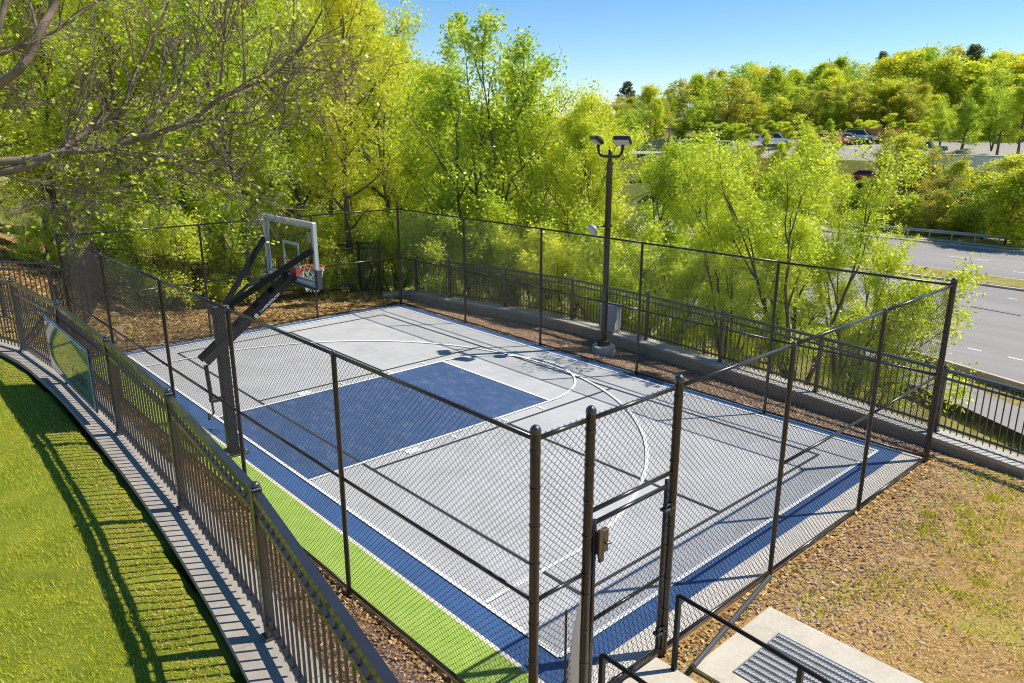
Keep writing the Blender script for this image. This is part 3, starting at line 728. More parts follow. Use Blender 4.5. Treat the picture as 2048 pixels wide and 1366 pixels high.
o = pth.build('path', M['parking']); o['kind'] = 'structure'; o.data.materials.clear(); o.data.materials.append(M['asphalt'])
# guardrail
gq = empty('guardrail', (-9, 74.8, -4.87), 'grey steel guardrail along the far side of the road', 'guardrail')
prof = [(-.02, .52), (.03, .56), (.03, .62), (-.03, .66), (.03, .70), (.03, .78), (-.02, .82)]
vs = []; fs = []
for i, x in enumerate((-75, 22)):
    for (dy, z_) in prof: vs.append((x, -dy - .05, z_))
    for (dy, z_) in reversed(prof): vs.append((x, -dy - .035, z_))
k = len(prof) * 2
for i in range(k): fs.append((i, (i + 1) % k, k + (i + 1) % k, k + i))
MB().add(vs, fs).build('beam', M['galv'], gq)
for i in range(48):
    MB().bbox((-74 + 2 * i, .06, .35), (.10, .15, .86), .01).build('post', M['galv'], gq)

# ---------------------------------------------------------------- trees
def unit(v): return v / (np.linalg.norm(v) + 1e-9)
class Skel:
    def __init__(s): s.V = []; s.F = []; s.n = 0
    def tube(s, pts, rad, n):
        pts = np.asarray(pts); K = len(pts); T = np.gradient(pts, axis=0); T /= np.linalg.norm(T, axis=1, keepdims=True) + 1e-9
        ref = np.array([.31, .17, .93]); 
        if abs(T[0] @ ref) > .9: ref = np.array([1., 0, 0])
        A = np.cross(T, ref); A /= np.linalg.norm(A, axis=1, keepdims=True) + 1e-9; B = np.cross(T, A)
        ang = 2 * PI * np.arange(n) / n; rad = np.asarray(rad)
        V = pts[:, None] + rad[:, None, None] * (np.cos(ang)[None, :, None] * A[:, None] + np.sin(ang)[None, :, None] * B[:, None])
        b = (np.arange(K - 1)[:, None] * n + np.arange(n)[None, :]); c = (np.arange(K - 1)[:, None] * n + (np.arange(n) + 1)[None, :] % n)
        F = np.stack([b, c, c + n, b + n], -1).reshape(-1, 4) + s.n
        s.V.append(V.reshape(-1, 3)); s.F.append(F); s.n += K * n
    def mesh(s, name): return np_mesh(name, np.concatenate(s.V), np.concatenate(s.F))
def limb(rg, p, d, L, nseg, wob, up):
    pts = [p]; d = unit(d)
    for i in range(nseg):
        d = unit(d + wob * rg.normal(size=3) + np.array([0, 0, up])); p = p + d * L / nseg; pts.append(p)
    return np.array(pts)
def at(pts, t):
    f = t * (len(pts) - 1); i = min(int(f), len(pts) - 2); return pts[i] + (pts[i + 1] - pts[i]) * (f - i), unit(pts[i + 1] - pts[i])
def deflect(rg, d, ang, az=None):
    a = unit(np.cross(d, rg.normal(size=3))) if az is None else unit(np.array([math.cos(az), math.sin(az), 0.]) - d * (d @ np.array([math.cos(az), math.sin(az), 0.])))
    return unit(d * math.cos(ang) + a * math.sin(ang))
def leaves_mesh(name, rg, C0, size, upb=.6, asp=.62, jit=.35):
    n = len(C0); N = rg.normal(size=(n, 3)); N[:, 2] = np.abs(N[:, 2]) * .8 + upb; N /= np.linalg.norm(N, axis=1, keepdims=True)
    R = rg.normal(size=(n, 3)); A = np.cross(N, R); A /= np.linalg.norm(A, axis=1, keepdims=True) + 1e-9; B = np.cross(N, A)
    s = size * (1 + jit * rg.normal(size=(n, 1))).clip(.45, 1.8)
    V = np.stack([C0 - A * s * .5, C0 + B * s * asp * .5 - N * s * .10, C0 + A * s * .5 - N * s * .14, C0 - B * s * asp * .5 - N * s * .10], 1).reshape(-1, 3)
    return np_mesh(name, V, np.arange(4 * n).reshape(n, 4))
PROTO = {}
def proto(key, seed, Ht, r0, n1, n2, n3, t0, L1, ang1, leafs, lsize, lspread, lmk, bark='bark', wob=.10, up=.06, stems=1, sang=.2, shape='oval', twigmesh=True, top=.92, L2=.5, L3=.5, upb=.5, asp=.62):
    rg = np.random.default_rng(seed); sk = Skel(); LC = []
    for s_ in range(stems):
        az = 2 * PI * s_ / stems + rg.uniform(0, 1.5)
        d0 = unit(np.array([math.cos(az) * sang * (stems > 1), math.sin(az) * sang * (stems > 1), 1.]))
        hh = Ht * (top if s_ == 0 else rg.uniform(.7, .95) * top)
        tr = limb(rg, np.array([0, 0, -.3]) + d0 * .0, d0, hh, 9, .035 + wob * .15, .02)
        rr = r0 * (1 if stems == 1 else .7) * np.linspace(1.0, .12, 10) ** 1.0; rr[0] *= 1.35
        sk.tube(tr, rr, 9)
        nn1 = max(3, n1 // stems)
        for i in range(nn1):
            t = t0 + (1 - t0) * ((i + rg.uniform(.1, .9)) / nn1) ** .9; t = min(t, .985)
            p, d = at(tr, t); u = (t - t0) / (1 - t0)
            prof = {'oval': .35 + .95 * math.sin(PI * min(1, (u * .82 + .16))), 'round': .7 + .6 * math.sin(PI * u), 'cone': 1.15 - .95 * u, 'vase': .55 + .55 * u, 'bush': 1.1 - .5 * u}[shape]
            ll = L1 * Ht * prof * rg.uniform(.7, 1.2)
            a1 = ang1[0] + (ang1[1] - ang1[0]) * u + rg.normal() * .12
            b = limb(rg, p, deflect(rg, d, a1, i * 2.399 + rg.uniform(-.4, .4) + s_), ll, 6, wob, up)
            rb = max(.012, r0 * .42 * (1 - .6 * u)); sk.tube(b, np.linspace(rb, rb * .25, 7), 6)
            for j in range(n2):
                t2 = rg.uniform(.22, 1); p2, d2 = at(b, t2)
                c = limb(rg, p2, deflect(rg, d2, rg.uniform(.5, 1.1)), ll * L2 * (1.1 - .55 * t2) * rg.uniform(.6, 1.2), 4, wob * 1.2, up)
                rc_ = rb * .36; 
                if twigmesh: sk.tube(c, np.linspace(rc_, rc_ * .3, 5), 4)
                for k in range(n3):
                    t3 = rg.uniform(.2, 1); p3, d3 = at(c, t3)
                    e = limb(rg, p3, deflect(rg, d3, rg.uniform(.4, 1.1)), ll * L2 * L3 * rg.uniform(.5, 1.1), 3, wob, up)
                    if twigmesh == 2: sk.tube(e, np.linspace(rc_ * .4, rc_ * .15, 4), 3)
                    m = max(1, int(leafs * rg.uniform(.55, 1.45)))
                    tt = rg.uniform(.1, 1.05, m)
                    LC.append(e[0] + (e[-1] - e[0]) * tt[:, None] + rg.normal(size=(m, 3)) * lspread)
    LC = np.concatenate(LC); LC = LC[LC[:, 2] > .15]
    tm = sk.mesh('trunk'); tm.materials.append(M[bark]); tm.polygons.foreach_set('use_smooth', np.ones(len(tm.polygons), bool))
    cm = leaves_mesh('crown', rg, LC, lsize, upb, asp); cm.materials.append(M[lmk])
    top_z = float(LC[:, 2].max())
    PROTO[key] = (tm, cm, top_z); return len(LC)
def tree(key, x, y, ztop, label, cat='tree', group=None, name='tree', rz=None, wide=1.0, rnd=random.Random(7)):
    tm, cm, Ht = PROTO[key]; z = h1(x, y); s = (ztop - z) / Ht
    root = D.objects.new(name, None); C.objects.link(root); root.location = (x, y, z); root.empty_display_size = .3
    root.rotation_euler = (0, 0, rnd.uniform(0, 6.28) if rz is None else rz); root.scale = (s * wide, s * wide, s)
    tag(root, label, cat, group)
    for nm, me in (('trunk', tm), ('crown', cm)):
        o = D.objects.new(nm, me); C.objects.link(o); o.parent = root
    return root
cnt = {}
for s_ in (1, 2):
    cnt['maple%d' % s_] = proto('maple%d' % s_, 10 + s_, 10, .17, 20, 7, 5, .16, .26, (1.25, .45), 50, .085, .16, 'lime')
    cnt['thin%d' % s_] = proto('thin%d' % s_, 20 + s_, 10, .12, 22, 6, 4, .25, .20, (.75, .35), 24, .10, .13, 'green', stems=3, sang=.16, shape='oval')
    cnt['vase%d' % s_] = proto('vase%d' % s_, 30 + s_, 9, .12, 36, 6, 5, .12, .25, (.62, .28), 40, .075, .12, 'lime', stems=5, sang=.30, shape='vase', up=.10)
    cnt['bush%d' % s_] = proto('bush%d' % s_, 40 + s_, 4, .06, 24, 5, 4, .05, .40, (1.1, .4), 34, .075, .13, 'lime', stems=4, sang=.45, shape='bush')
    cnt['wood%d' % s_] = proto('wood%d' % s_, 50 + s_, 14, .20, 24, 7, 5, .24, .20, (1.2, .4), 38, .098, .21, 'yel' if s_ == 1 else 'lime', shape='round')
    cnt['green%d' % s_] = proto('green%d' % s_, 60 + s_, 10, .15, 20, 7, 5, .12, .25, (1.3, .5), 44, .09, .17, 'green')
for s_, mk in ((1, 'lime'), (2, 'olive'), (3, 'green'), (4, 'yel'), (5, 'lime'), (6, 'green')):
    cnt['far%d' % s_] = proto('far%d' % s_, 70 + s_, 12, .17, 22, 6, 4, .10 if s_ < 5 else .03, .25, (1.3, .4), 26, .26, .30, mk, shape={1: 'oval', 2: 'round', 3: 'vase', 4: 'round'}.get(s_, 'bush'), up=.09 if s_ != 2 else .03, stems={2: 2, 3: 3, 5: 3}.get(s_, 1), sang=.25, L3=.7)
cnt['airy'] = proto('airy', 81, 12, .17, 16, 6, 3, .28, .24, (1.0, .4), 7, .32, .3, 'olive', shape='round')
cnt['pine'] = proto('pine', 82, 14, .16, 30, 6, 3, .3, .16, (1.5, 1.2), 12, .26, .22, 'dark', shape='cone', up=.0, wob=.06)
cnt['gnarl'] = proto('gnarl', 83, 8, .15, 12, 6, 5, .2, .30, (.9, .5), 6, .14, .2, 'olive', stems=2, sang=.5, twigmesh=2, wob=.2)
cnt['scrub'] = proto('scrub', 84, 4, .05, 20, 5, 4, .05, .36, (1.0, .4), 9, .12, .12, 'olive', bark='barkpale', stems=5, sang=.45, shape='bush', twigmesh=2)
print('leaves', cnt)

ORD = ['first', 'second', 'third', 'fourth', 'fifth', 'sixth', 'seventh', 'eighth', 'ninth', 'tenth', 'eleventh', 'twelfth', 'thirteenth', 'fourteenth', 'fifteenth', 'sixteenth', 'seventeenth', 'eighteenth', 'nineteenth', 'twentieth']
ORD += ['twenty ' + o for o in ['first', 'second', 'third', 'fourth', 'fifth', 'sixth', 'seventh', 'eighth', 'ninth']] + ['thirtieth'] + ['thirty ' + o for o in ['first', 'second', 'third', 'fourth', 'fifth', 'sixth', 'seventh', 'eighth', 'ninth']]
WORD = {'maple': 'lime leaved', 'thin': 'thin green leaved', 'vase': 'upright lime leaved', 'bush': 'lime leaved', 'wood': 'tall yellow green', 'green': 'dense green', 'far': '', 'airy': 'sparse pale leaved', 'pine': 'dark pine', 'gnarl': 'twisted half bare', 'scrub': 'twiggy half bare'}
FARW = {'far1': 'lime green', 'far2': 'olive leaved', 'far3': 'mid green', 'far4': 'yellow green', 'far5': 'low lime', 'far6': 'low green'}
def adj(k): return FARW.get(k) or WORD[k.rstrip('0123456789')]
wr_ = random.Random(21)
def row(items, where, group, noun='tree', name='tree', cat='tree', wides=None):
    for i, (x, y, zt, k) in enumerate(items):
        tree(k, x, y, zt, '%s %s, %s from the left %s' % (adj(k), noun, ORD[i], where), cat, group, name, wide=(wides[i] * (wr_.uniform(.72, 1.35) if len(wides) > 29 else 1) if wides else 1.0))

# woods at the left
row([(-14.59, -1.44, 10.51, 'wood2'), (-18.22, 1.15, 10.79, 'wood1'), (-14.81, 2.50, 10.88, 'wood2'), (-16.15, 4.91, 12.04, 'wood1'), (-12.27, 5.27, 10.05, 'green1'), (-13.77, 7.99, 11.51, 'wood2'), (-12.04, 9.10, 10.50, 'wood1'), (-13.20, 11.96, 10.51, 'maple1'), (-14.75, 14.11, 9.84, 'green2')],
    'along the front edge of the left woods', 'front row of the left woods', wides=[1, 1, 1, 1, .9, .95, .9, .9, 1])
row([(-24.57, -0.61, 12.64, 'wood1'), (-26.16, 2.19, 12.66, 'wood2'), (-22.82, 3.49, 12.14, 'green2'), (-24.09, 6.38, 13.86, 'wood2'), (-21.41, 8.00, 13.10, 'maple2'), (-21.36, 10.68, 12.93, 'wood1'), (-18.51, 11.88, 13.02, 'wood2'), (-20.02, 15.23, 11.93, 'wood1'), (-20.25, 18.47, 8.71, 'maple1')],
    'in the second row of left woods', 'second row of the left woods')
row([(-37.34, 1.98, 13.07, 'far1'), (-38.80, 5.29, 13.68, 'far4'), (-36.12, 7.98, 13.65, 'far3'), (-37.02, 11.88, 14.25, 'far1'), (-33.84, 14.60, 14.16, 'far4'), (-34.14, 18.68, 14.70, 'far3'), (-30.75, 20.68, 13.12, 'far1'), (-32.38, 25.55, 10.77, 'far4'), (-32.16, 29.26, 8.37, 'far3'), (-31.63, 33.05, 7.79, 'far2'), (-30.81, 36.90, 6.97, 'far1'), (-28.34, 39.29, 6.24, 'far4')],
    'in the far row behind left woods', 'back row of the left woods')
row([(-16.40, -0.04, 3.15, 'bush1'), (-17.09, 1.65, 3.17, 'bush2'), (-13.79, 2.43, 3.72, 'bush1'), (-12.47, 3.33, 4.05, 'bush2'), (-12.50, 4.72, 3.52, 'green1'), (-13.79, 6.79, 3.17, 'bush2'), (-12.69, 7.92, 3.00, 'bush1'), (-12.38, 9.51, 2.92, 'bush2'), (-11.22, 10.43, 2.94, 'bush1'), (-10.11, 11.15, 2.80, 'bush2')],
    'behind the tall iron fence', 'undergrowth at the left', noun='shrub', name='shrub', cat='shrub')
# trees beyond the road side wall
row([(-10.89, 12.62, 7.30, 'maple2'), (-9.10, 12.46, 9.59, 'thin1'), (-7.39, 12.92, 9.07, 'thin2'), (-8.11, 15.06, 7.78, 'maple1'), (-5.62, 13.99, 7.11, 'maple2'), (-4.50, 14.33, 6.09, 'maple1'), (-4.39, 15.73, 5.23, 'green2')],
    'in the clump beyond the lamp post', 'trees beyond the road side wall', wides=[.9, 1, 1, .9, .9, .85, .8])
row([(-7.96, 10.69, 3.47, 'bush1'), (-7.36, 11.89, 3.61, 'bush2'), (-5.90, 12.31, 3.19, 'bush1'), (-4.37, 12.43, 3.44, 'bush2'), (-3.19, 12.82, 3.34, 'bush1'), (-2.16, 13.28, 3.38, 'bush2'), (-1.36, 13.64, 2.97, 'bush1')],
    'just outside the road side picket fence', 'shrubs outside the road side fence', noun='shrub', name='shrub', cat='shrub')
row([(-3.24, 17.21, 3.15, 'bush2'), (-1.35, 16.07, 4.72, 'maple1'), (-0.65, 17.66, 5.01, 'vase1'), (1.17, 15.81, 4.71, 'maple2'), (3.47, 15.79, 4.26, 'vase2'), (3.52, 17.43, 2.74, 'bush1')],
    'between lamp post and road', 'trees on the bank below the court', wides=[.9, .75, .8, .75, .8, .9])
tree('vase1', 3.30, 13.19, 5.89, 'tall upright many stemmed lime tree standing against the road at the right', group=None, rz=1.0, wide=1.1)
tree('vase2', 1.03, 13.43, 5.27, 'upright slim lime tree left of the tall many stemmed tree, right of the lamp heads', wide=.8)
tree('green2', -45.14, 78.20, 3.84, 'rounded fresh green tree standing just right of the lamp heads near the silver pickup', wide=1.15)
# bushes behind the guardrail
row([(-43.18, 78.33, -3.00, 'far1'), (-39.12, 78.54, -2.15, 'far1'), (-34.23, 79.08, -1.30, 'far2'), (-29.95, 80.19, -0.84, 'far4'), (-27.56, 82.44, 0.58, 'far4'), (-25.12, 81.33, 0.45, 'far3'), (-22.99, 80.06, 0.49, 'far1'), (-20.78, 77.72, -0.49, 'far2'), (-18.11, 77.67, -0.85, 'far1'), (-16.14, 77.31, -0.07, 'far2'), (-13.55, 78.15, 0.03, 'far3'), (-11.05, 76.81, 1.92, 'far1'), (-8.69, 75.38, 2.49, 'far4'), (-6.86, 74.80, 3.20, 'far1')],
    'in the thicket behind the guardrail', 'thicket behind the guardrail', wides=[1.45] * 16)
row([(-18.41, 80.75, 4.29, 'gnarl'), (-14.95, 79.81, 1.93, 'gnarl'), (-22.91, 84.40, 3.13, 'scrub'), (-33.87, 89.41, 2.52, 'scrub'), (-38.41, 90.47, 3.35, 'scrub'), (-16.28, 80.43, 1.12, 'scrub')][:2],
    'leaning before the parking lot', 'bare trees beyond the guardrail')
row([(-41.72, 86.32, 5.11, 'scrub'), (-37.40, 89.86, 3.68, 'scrub'), (-25.22, 88.87, 3.46, 'scrub'), (-18.31, 82.91, 1.72, 'scrub')],
    'at the near edge of the parking lot', 'scrub along the parking lot', noun='shrub', name='shrub', cat='shrub')
row([(-46.69, 80.78, 5.11, 'far3'), (-39.68, 81.71, 2.85, 'far4'), (-34.98, 87.74, 5.72, 'far1')],
    'beside the pale parking lot', 'trees along the parking lot')
# hillside
HILL0 = [(-78.66, 101.57, 6.35, 'far5'), (-75.70, 104.03, 6.85, 'far6'), (-72.69, 106.39, 6.17, 'far5'), (-69.65, 108.64, 7.01, 'far5'), (-66.58, 110.79, 6.00, 'far6'), (-54.85, 99.37, 6.37, 'far5'), (-52.11, 101.08, 7.24, 'far5'), (-49.38, 102.69, 6.65, 'far6'), (-46.64, 104.21, 7.49, 'far5'), (-43.92, 105.63, 6.48, 'far5'), (-41.22, 106.96, 6.89, 'far6'), (-38.54, 108.20, 6.32, 'far5'), (-35.88, 109.35, 7.55, 'far5'), (-33.26, 110.42, 6.71, 'far6'), (-30.67, 111.41, 6.97, 'far5'), (-28.12, 112.31, 6.28, 'far5'), (-25.61, 113.15, 7.32, 'far6'), (-23.15, 113.91, 6.78, 'far5'), (-20.73, 114.60, 7.53, 'far5'), (-18.36, 115.23, 6.62, 'far6')]
HILL1 = [(-85.94, 108.50, 9.23, 'far1'), (-87.80, 114.08, 9.05, 'far1'), (-80.03, 108.24, 9.98, 'far3'), (-82.66, 113.88, 10.14, 'far3'), (-74.18, 107.77, 11.10, 'far1'), (-77.36, 114.65, 11.23, 'far2'), (-69.51, 108.74, 8.92, 'far3'), (-67.37, 111.80, 12.54, 'far3'), (-59.24, 106.06, 13.65, 'airy'), (-62.44, 113.96, 13.14, 'far3'), (-56.62, 110.03, 11.40, 'far2'), (-56.30, 114.80, 10.49, 'far3'), (-52.59, 112.35, 10.58, 'far1'), (-51.81, 115.91, 12.30, 'far1'), (-48.33, 112.36, 11.56, 'far2'), (-50.10, 120.03, 11.07, 'far3'), (-44.73, 114.15, 11.85, 'far3'), (-45.71, 120.03, 11.50, 'far1'), (-42.30, 117.47, 12.60, 'far2'), (-42.42, 121.88, 12.17, 'far3'), (-39.05, 118.87, 13.24, 'far4'), (-38.58, 123.15, 13.32, 'far3'), (-35.12, 118.28, 12.33, 'far2'), (-35.41, 123.07, 11.96, 'far1'), (-32.01, 119.43, 10.50, 'far1'), (-32.15, 124.23, 8.42, 'far1'), (-27.12, 116.86, 6.91, 'far3'), (-26.24, 120.42, 8.85, 'far4'), (-22.54, 114.08, 9.72, 'far3'), (-22.64, 120.18, 10.83, 'far1'), (-19.27, 114.99, 12.13, 'far3')]
HILL2 = [(-100.84, 129.96, 12.50, 'far2'), (-101.71, 136.30, 12.99, 'far3'), (-93.26, 130.93, 14.83, 'far4'), (-95.21, 138.31, 14.74, 'far3'), (-86.17, 133.71, 15.63, 'airy'), (-87.83, 139.75, 17.29, 'far1'), (-78.75, 132.73, 15.73, 'far1'), (-78.10, 136.47, 17.96, 'far3'), (-71.58, 131.37, 17.32, 'far3'), (-73.60, 138.78, 18.13, 'far3'), (-66.76, 134.21, 17.46, 'far1'), (-65.92, 139.20, 16.32, 'far3'), (-61.96, 136.83, 16.44, 'far3'), (-60.57, 140.64, 18.01, 'far1'), (-56.72, 137.23, 16.60, 'far1'), (-58.17, 145.01, 15.97, 'far3'), (-52.83, 139.05, 16.90, 'far3'), (-52.27, 142.84, 16.65, 'far3'), (-47.45, 138.12, 18.18, 'far4'), (-47.11, 142.67, 17.59, 'far3'), (-43.36, 139.75, 18.81, 'far1'), (-42.22, 143.69, 18.84, 'far3'), (-38.35, 138.40, 17.59, 'far4'), (-37.67, 142.43, 17.71, 'far3'), (-33.54, 137.91, 16.47, 'far1'), (-33.68, 143.71, 16.44, 'far1'), (-28.93, 137.22, 16.51, 'far3'), (-28.00, 141.78, 17.27, 'far4'), (-24.53, 136.35, 16.53, 'far3')]
HILL3 = [(-111.63, 145.70, 16.48, 'pine'), (-112.72, 154.37, 14.73, 'airy'), (-104.49, 151.29, 14.91, 'far2'), (-105.62, 157.34, 15.64, 'far3'), (-95.84, 151.35, 17.90, 'far1'), (-97.79, 158.98, 19.79, 'far2'), (-89.07, 153.45, 18.19, 'far3'), (-88.38, 158.94, 20.39, 'far3'), (-81.92, 155.48, 19.48, 'far4'), (-83.33, 163.20, 19.70, 'far3'), (-75.87, 158.89, 18.58, 'far1'), (-74.06, 163.17, 18.13, 'far3'), (-69.42, 159.96, 19.49, 'airy'), (-68.21, 164.72, 21.09, 'far1'), (-64.88, 162.13, 19.33, 'far3'), (-64.51, 167.39, 18.82, 'far3'), (-57.59, 158.80, 20.41, 'pine'), (-57.77, 163.86, 19.60, 'airy'), (-53.73, 160.39, 21.17, 'far4'), (-52.97, 164.01, 20.04, 'far3'), (-48.97, 160.08, 21.35, 'far1'), (-48.35, 165.41, 21.34, 'far3'), (-45.10, 161.46, 20.07, 'far3'), (-44.87, 164.27, 21.00, 'airy'), (-41.03, 158.61, 20.47, 'pine'), (-42.22, 166.18, 19.84, 'far1'), (-38.10, 161.62, 19.59, 'far1'), (-37.22, 166.19, 20.19, 'far4'), (-33.70, 160.81, 19.23, 'far4'), (-33.79, 166.89, 18.57, 'far1'), (-30.33, 161.71, 18.47, 'far3')]
LOT = [(-46.17, 81.13, 5.11, 'far1'), (-40.67, 79.94, 4.35, 'far3'), (-39.32, 87.69, 5.36, 'far5'), (-34.27, 86.98, 5.13, 'far1'), (-33.58, 92.87, 5.11, 'airy'), (-25.81, 87.55, 5.70, 'airy'), (-22.94, 86.54, 5.15, 'far4'), (-22.00, 89.02, 4.72, 'far3'), (-19.07, 85.82, 3.60, 'airy'), (-15.95, 83.69, 2.53, 'far1'), (-13.38, 83.42, 2.46, 'gnarl'), (-11.04, 82.00, 3.41, 'far4')]
BIG = [(-25.25, 103.78, 9.83, 'far3'), (-21.65, 100.76, 11.63, 'far6'), (-17.82, 98.79, 10.54, 'far3'), (-14.70, 97.58, 11.68, 'far1')]
row(HILL0, 'in the thicket at the hill foot', 'hill foot thicket', noun='bush', name='bush', cat='bush', wides=[1.9] * 30)
row(LOT, 'among the far lots', 'trees among the far lots', wides=[1.3] * 30)
row(BIG, 'above the white box trailer', 'large trees at the right end of the hill', wides=[1.25] * 5)
row(HILL1, 'along the foot of the wooded hill', 'hill trees, front row', wides=[1.4] * 40)
row(HILL2, 'in the middle row on the wooded hill', 'hill trees, middle row', wides=[1.4] * 40)
row(HILL3, 'on the skyline of the wooded hill', 'hill trees on the skyline', wides=[1.35] * 40)

# ---------------------------------------------------------------- overhanging tree at the left
rg = np.random.default_rng(77)
sk = Skel(); LCs = []; LC = []
ot = empty('overhanging_tree', (6.5, -7.3, 1.64), 'grey barked tree at the upper left with budding branches reaching over the lawn', 'tree')
o0 = np.array([6.5, -7.3, 1.64])
tk = np.array([(0, 0, -.2), (.05, .1, 1.2), (.1, .3, 2.4), (.05, .6, 3.6), (.0, .8, 5.0), (-.1, .9, 6.5)]); sk.tube(tk, [.22, .17, .14, .12, .09, .06], 10)
LIMBS = [
    ([(7.38, -4.56, 5.27), (7.46, -4.37, 5.24), (7.53, -4.25, 5.28), (7.61, -4.11, 5.29), (7.69, -3.98, 5.33), (7.79, -3.83, 5.34), (7.88, -3.69, 5.39), (7.98, -3.57, 5.43), (8.02, -3.44, 5.49), (8.13, -3.33, 5.59), (8.17, -3.23, 5.64), (8.24, -3.09, 5.71), (8.32, -2.95, 5.85), (8.40, -2.84, 6.05)], 0.0258, 0.00504, 22, 0.638),
    ([(7.38, -4.56, 5.27), (7.46, -4.37, 5.21), (7.53, -4.25, 5.23), (7.61, -4.13, 5.26), (7.63, -4.01, 5.32), (7.59, -3.91, 5.38), (7.58, -3.74, 5.49), (7.60, -3.65, 5.55), (7.58, -3.56, 5.72), (7.55, -3.49, 5.83), (7.55, -3.36, 6.05), (7.59, -3.31, 6.17)], 0.02666, 0.00504, 18, 0.58),
    ([(7.38, -4.56, 5.27), (7.63, -4.35, 5.50), (7.76, -4.23, 5.64), (7.84, -4.15, 5.71), (7.85, -4.09, 5.79), (7.87, -4.04, 5.89), (7.84, -3.97, 5.99), (7.87, -3.93, 6.10)], 0.0215, 0.0168, 7, 0.522),
    ([(7.27, -4.50, 5.58), (7.42, -4.28, 5.75), (7.50, -4.16, 5.80), (7.51, -4.09, 5.83), (7.53, -4.00, 5.87), (7.57, -3.87, 5.95), (7.58, -3.69, 6.09), (7.61, -3.61, 6.19)], 0.0129, 0.00588, 9, 0.522),
    ([(7.38, -4.56, 5.27), (7.58, -4.32, 5.62), (7.78, -4.21, 5.86), (7.80, -4.16, 5.99), (7.82, -4.14, 6.10)], 0.01548, 0.01176, 4, 0.464),
    ([(7.38, -4.56, 5.27), (7.27, -4.50, 5.58)], 0.0129, 0.0126, 0, 0.58),
    ([(7.38, -4.56, 5.27), (7.45, -4.46, 5.19), (7.59, -4.28, 5.15)], 0.00688, 0.00504, 0, 0.58),
    ([(6.50, -6.70, 5.10), (7.38, -4.56, 5.27)], 0.042, 0.02856, 0, 0.58),
    ([(7.75, -3.83, 5.34), (7.76, -3.69, 5.38), (7.78, -3.55, 5.49), (7.79, -3.44, 5.61), (7.82, -3.36, 5.77), (7.84, -3.20, 5.96), (7.91, -3.10, 6.16)], 0.00946, 0.00336, 16, 0.551),
    ([(7.79, -3.81, 5.31), (7.86, -3.76, 5.28), (7.94, -3.71, 5.24), (8.03, -3.58, 5.28), (8.07, -3.49, 5.22), (8.13, -3.34, 5.20), (8.18, -3.23, 5.15)], 0.00774, 0.0021, 16, 0.435),
    ([(7.98, -3.56, 5.43), (8.10, -3.38, 5.49), (8.23, -3.22, 5.47), (8.31, -3.06, 5.58), (8.39, -2.90, 5.61)], 0.00688, 0.0021, 14, 0.464),
    ([(8.13, -3.33, 5.59), (8.15, -3.30, 5.78), (8.17, -3.28, 5.95), (8.21, -3.27, 6.11)], 0.00688, 0.00336, 10, 0.464),
    ([(7.58, -3.74, 5.49), (7.47, -3.92, 5.55), (7.45, -4.05, 5.61), (7.37, -4.17, 5.63)], 0.0043, 0.00168, 8, 0.406),
    ([(7.53, -4.26, 5.22), (7.66, -4.15, 5.19), (7.74, -4.04, 5.16), (7.82, -3.94, 5.15), (7.92, -3.81, 5.16)], 0.00516, 0.00168, 10, 0.348),
    ([(7.59, -4.28, 5.15), (7.66, -4.19, 5.11), (7.74, -4.08, 5.07), (7.82, -3.98, 5.08)], 0.0043, 0.00168, 7, 0.348),
]
def ctl(pts, sub=3):
    P_ = [np.array(p) for p in pts]; out = []
    for i in range(len(P_) - 1):
        p0, p1, p2, p3 = P_[max(i - 1, 0)], P_[i], P_[i + 1], P_[min(i + 2, len(P_) - 1)]
        for k in range(sub):
            t = k / sub; out.append(.5 * (2 * p1 + (p2 - p0) * t + (2 * p0 - 5 * p1 + 4 * p2 - p3) * t * t + (3 * p1 - p0 - 3 * p2 + p3) * t ** 3))
    out.append(P_[-1]); return np.array(out)
for pts, r0, r1, nb, LL in LIMBS:
    b = ctl(pts) - o0; rad = np.linspace(r0, r1, len(b)); sk.tube(b, rad, 8)
    for j in range(nb):
        t2 = rg.uniform(.18, 1.0) ** .8; p2, d2 = at(b, t2)
        dd = deflect(rg, d2, rg.uniform(.35, .95)); dd = unit(dd + np.array([0, 0, .15]))
        c = limb(rg, p2, dd, LL * rg.uniform(.45, 1.15), 6, .13, .03)
        rr = (r0 + (r1 - r0) * t2) * .30 + .0018; sk.tube(c, np.linspace(rr, .0022, 7), 5)
        for k in range(5):
            t3 = rg.uniform(.15, 1); p3, d3 = at(c, t3)
            e = limb(rg, p3, deflect(rg, d3, rg.uniform(.4, 1.0)), LL * rg.uniform(.18, .45), 5, .16, -.01)
            sk.tube(e, np.linspace(.0026, .0012, 6), 3)
            for q in range(4):
                p4, d4 = at(e, rg.uniform(.2, 1)); f = limb(rg, p4, deflect(rg, d4, rg.uniform(.4, .9)), rg.uniform(.06, .17), 3, .15, -.02)
                sk.tube(f, np.linspace(.0016, .001, 4), 3)
                if rg.uniform() < .5:
                    m = int(rg.integers(2, 7)); LC.append(f[-1] + rg.normal(size=(m, 3)) * .017)
tm = sk.mesh('trunk'); o = link('trunk', tm, M['barkpale'], ot, True)
LC = np.concatenate(LC); LC = LC[rg.uniform(size=len(LC)) < .62]; link('crown', leaves_mesh('crown', rg, LC, .023, .5, .7), M['lime'], ot)
print('overhang leaves', len(LC), 'faces', len(tm.polygons))

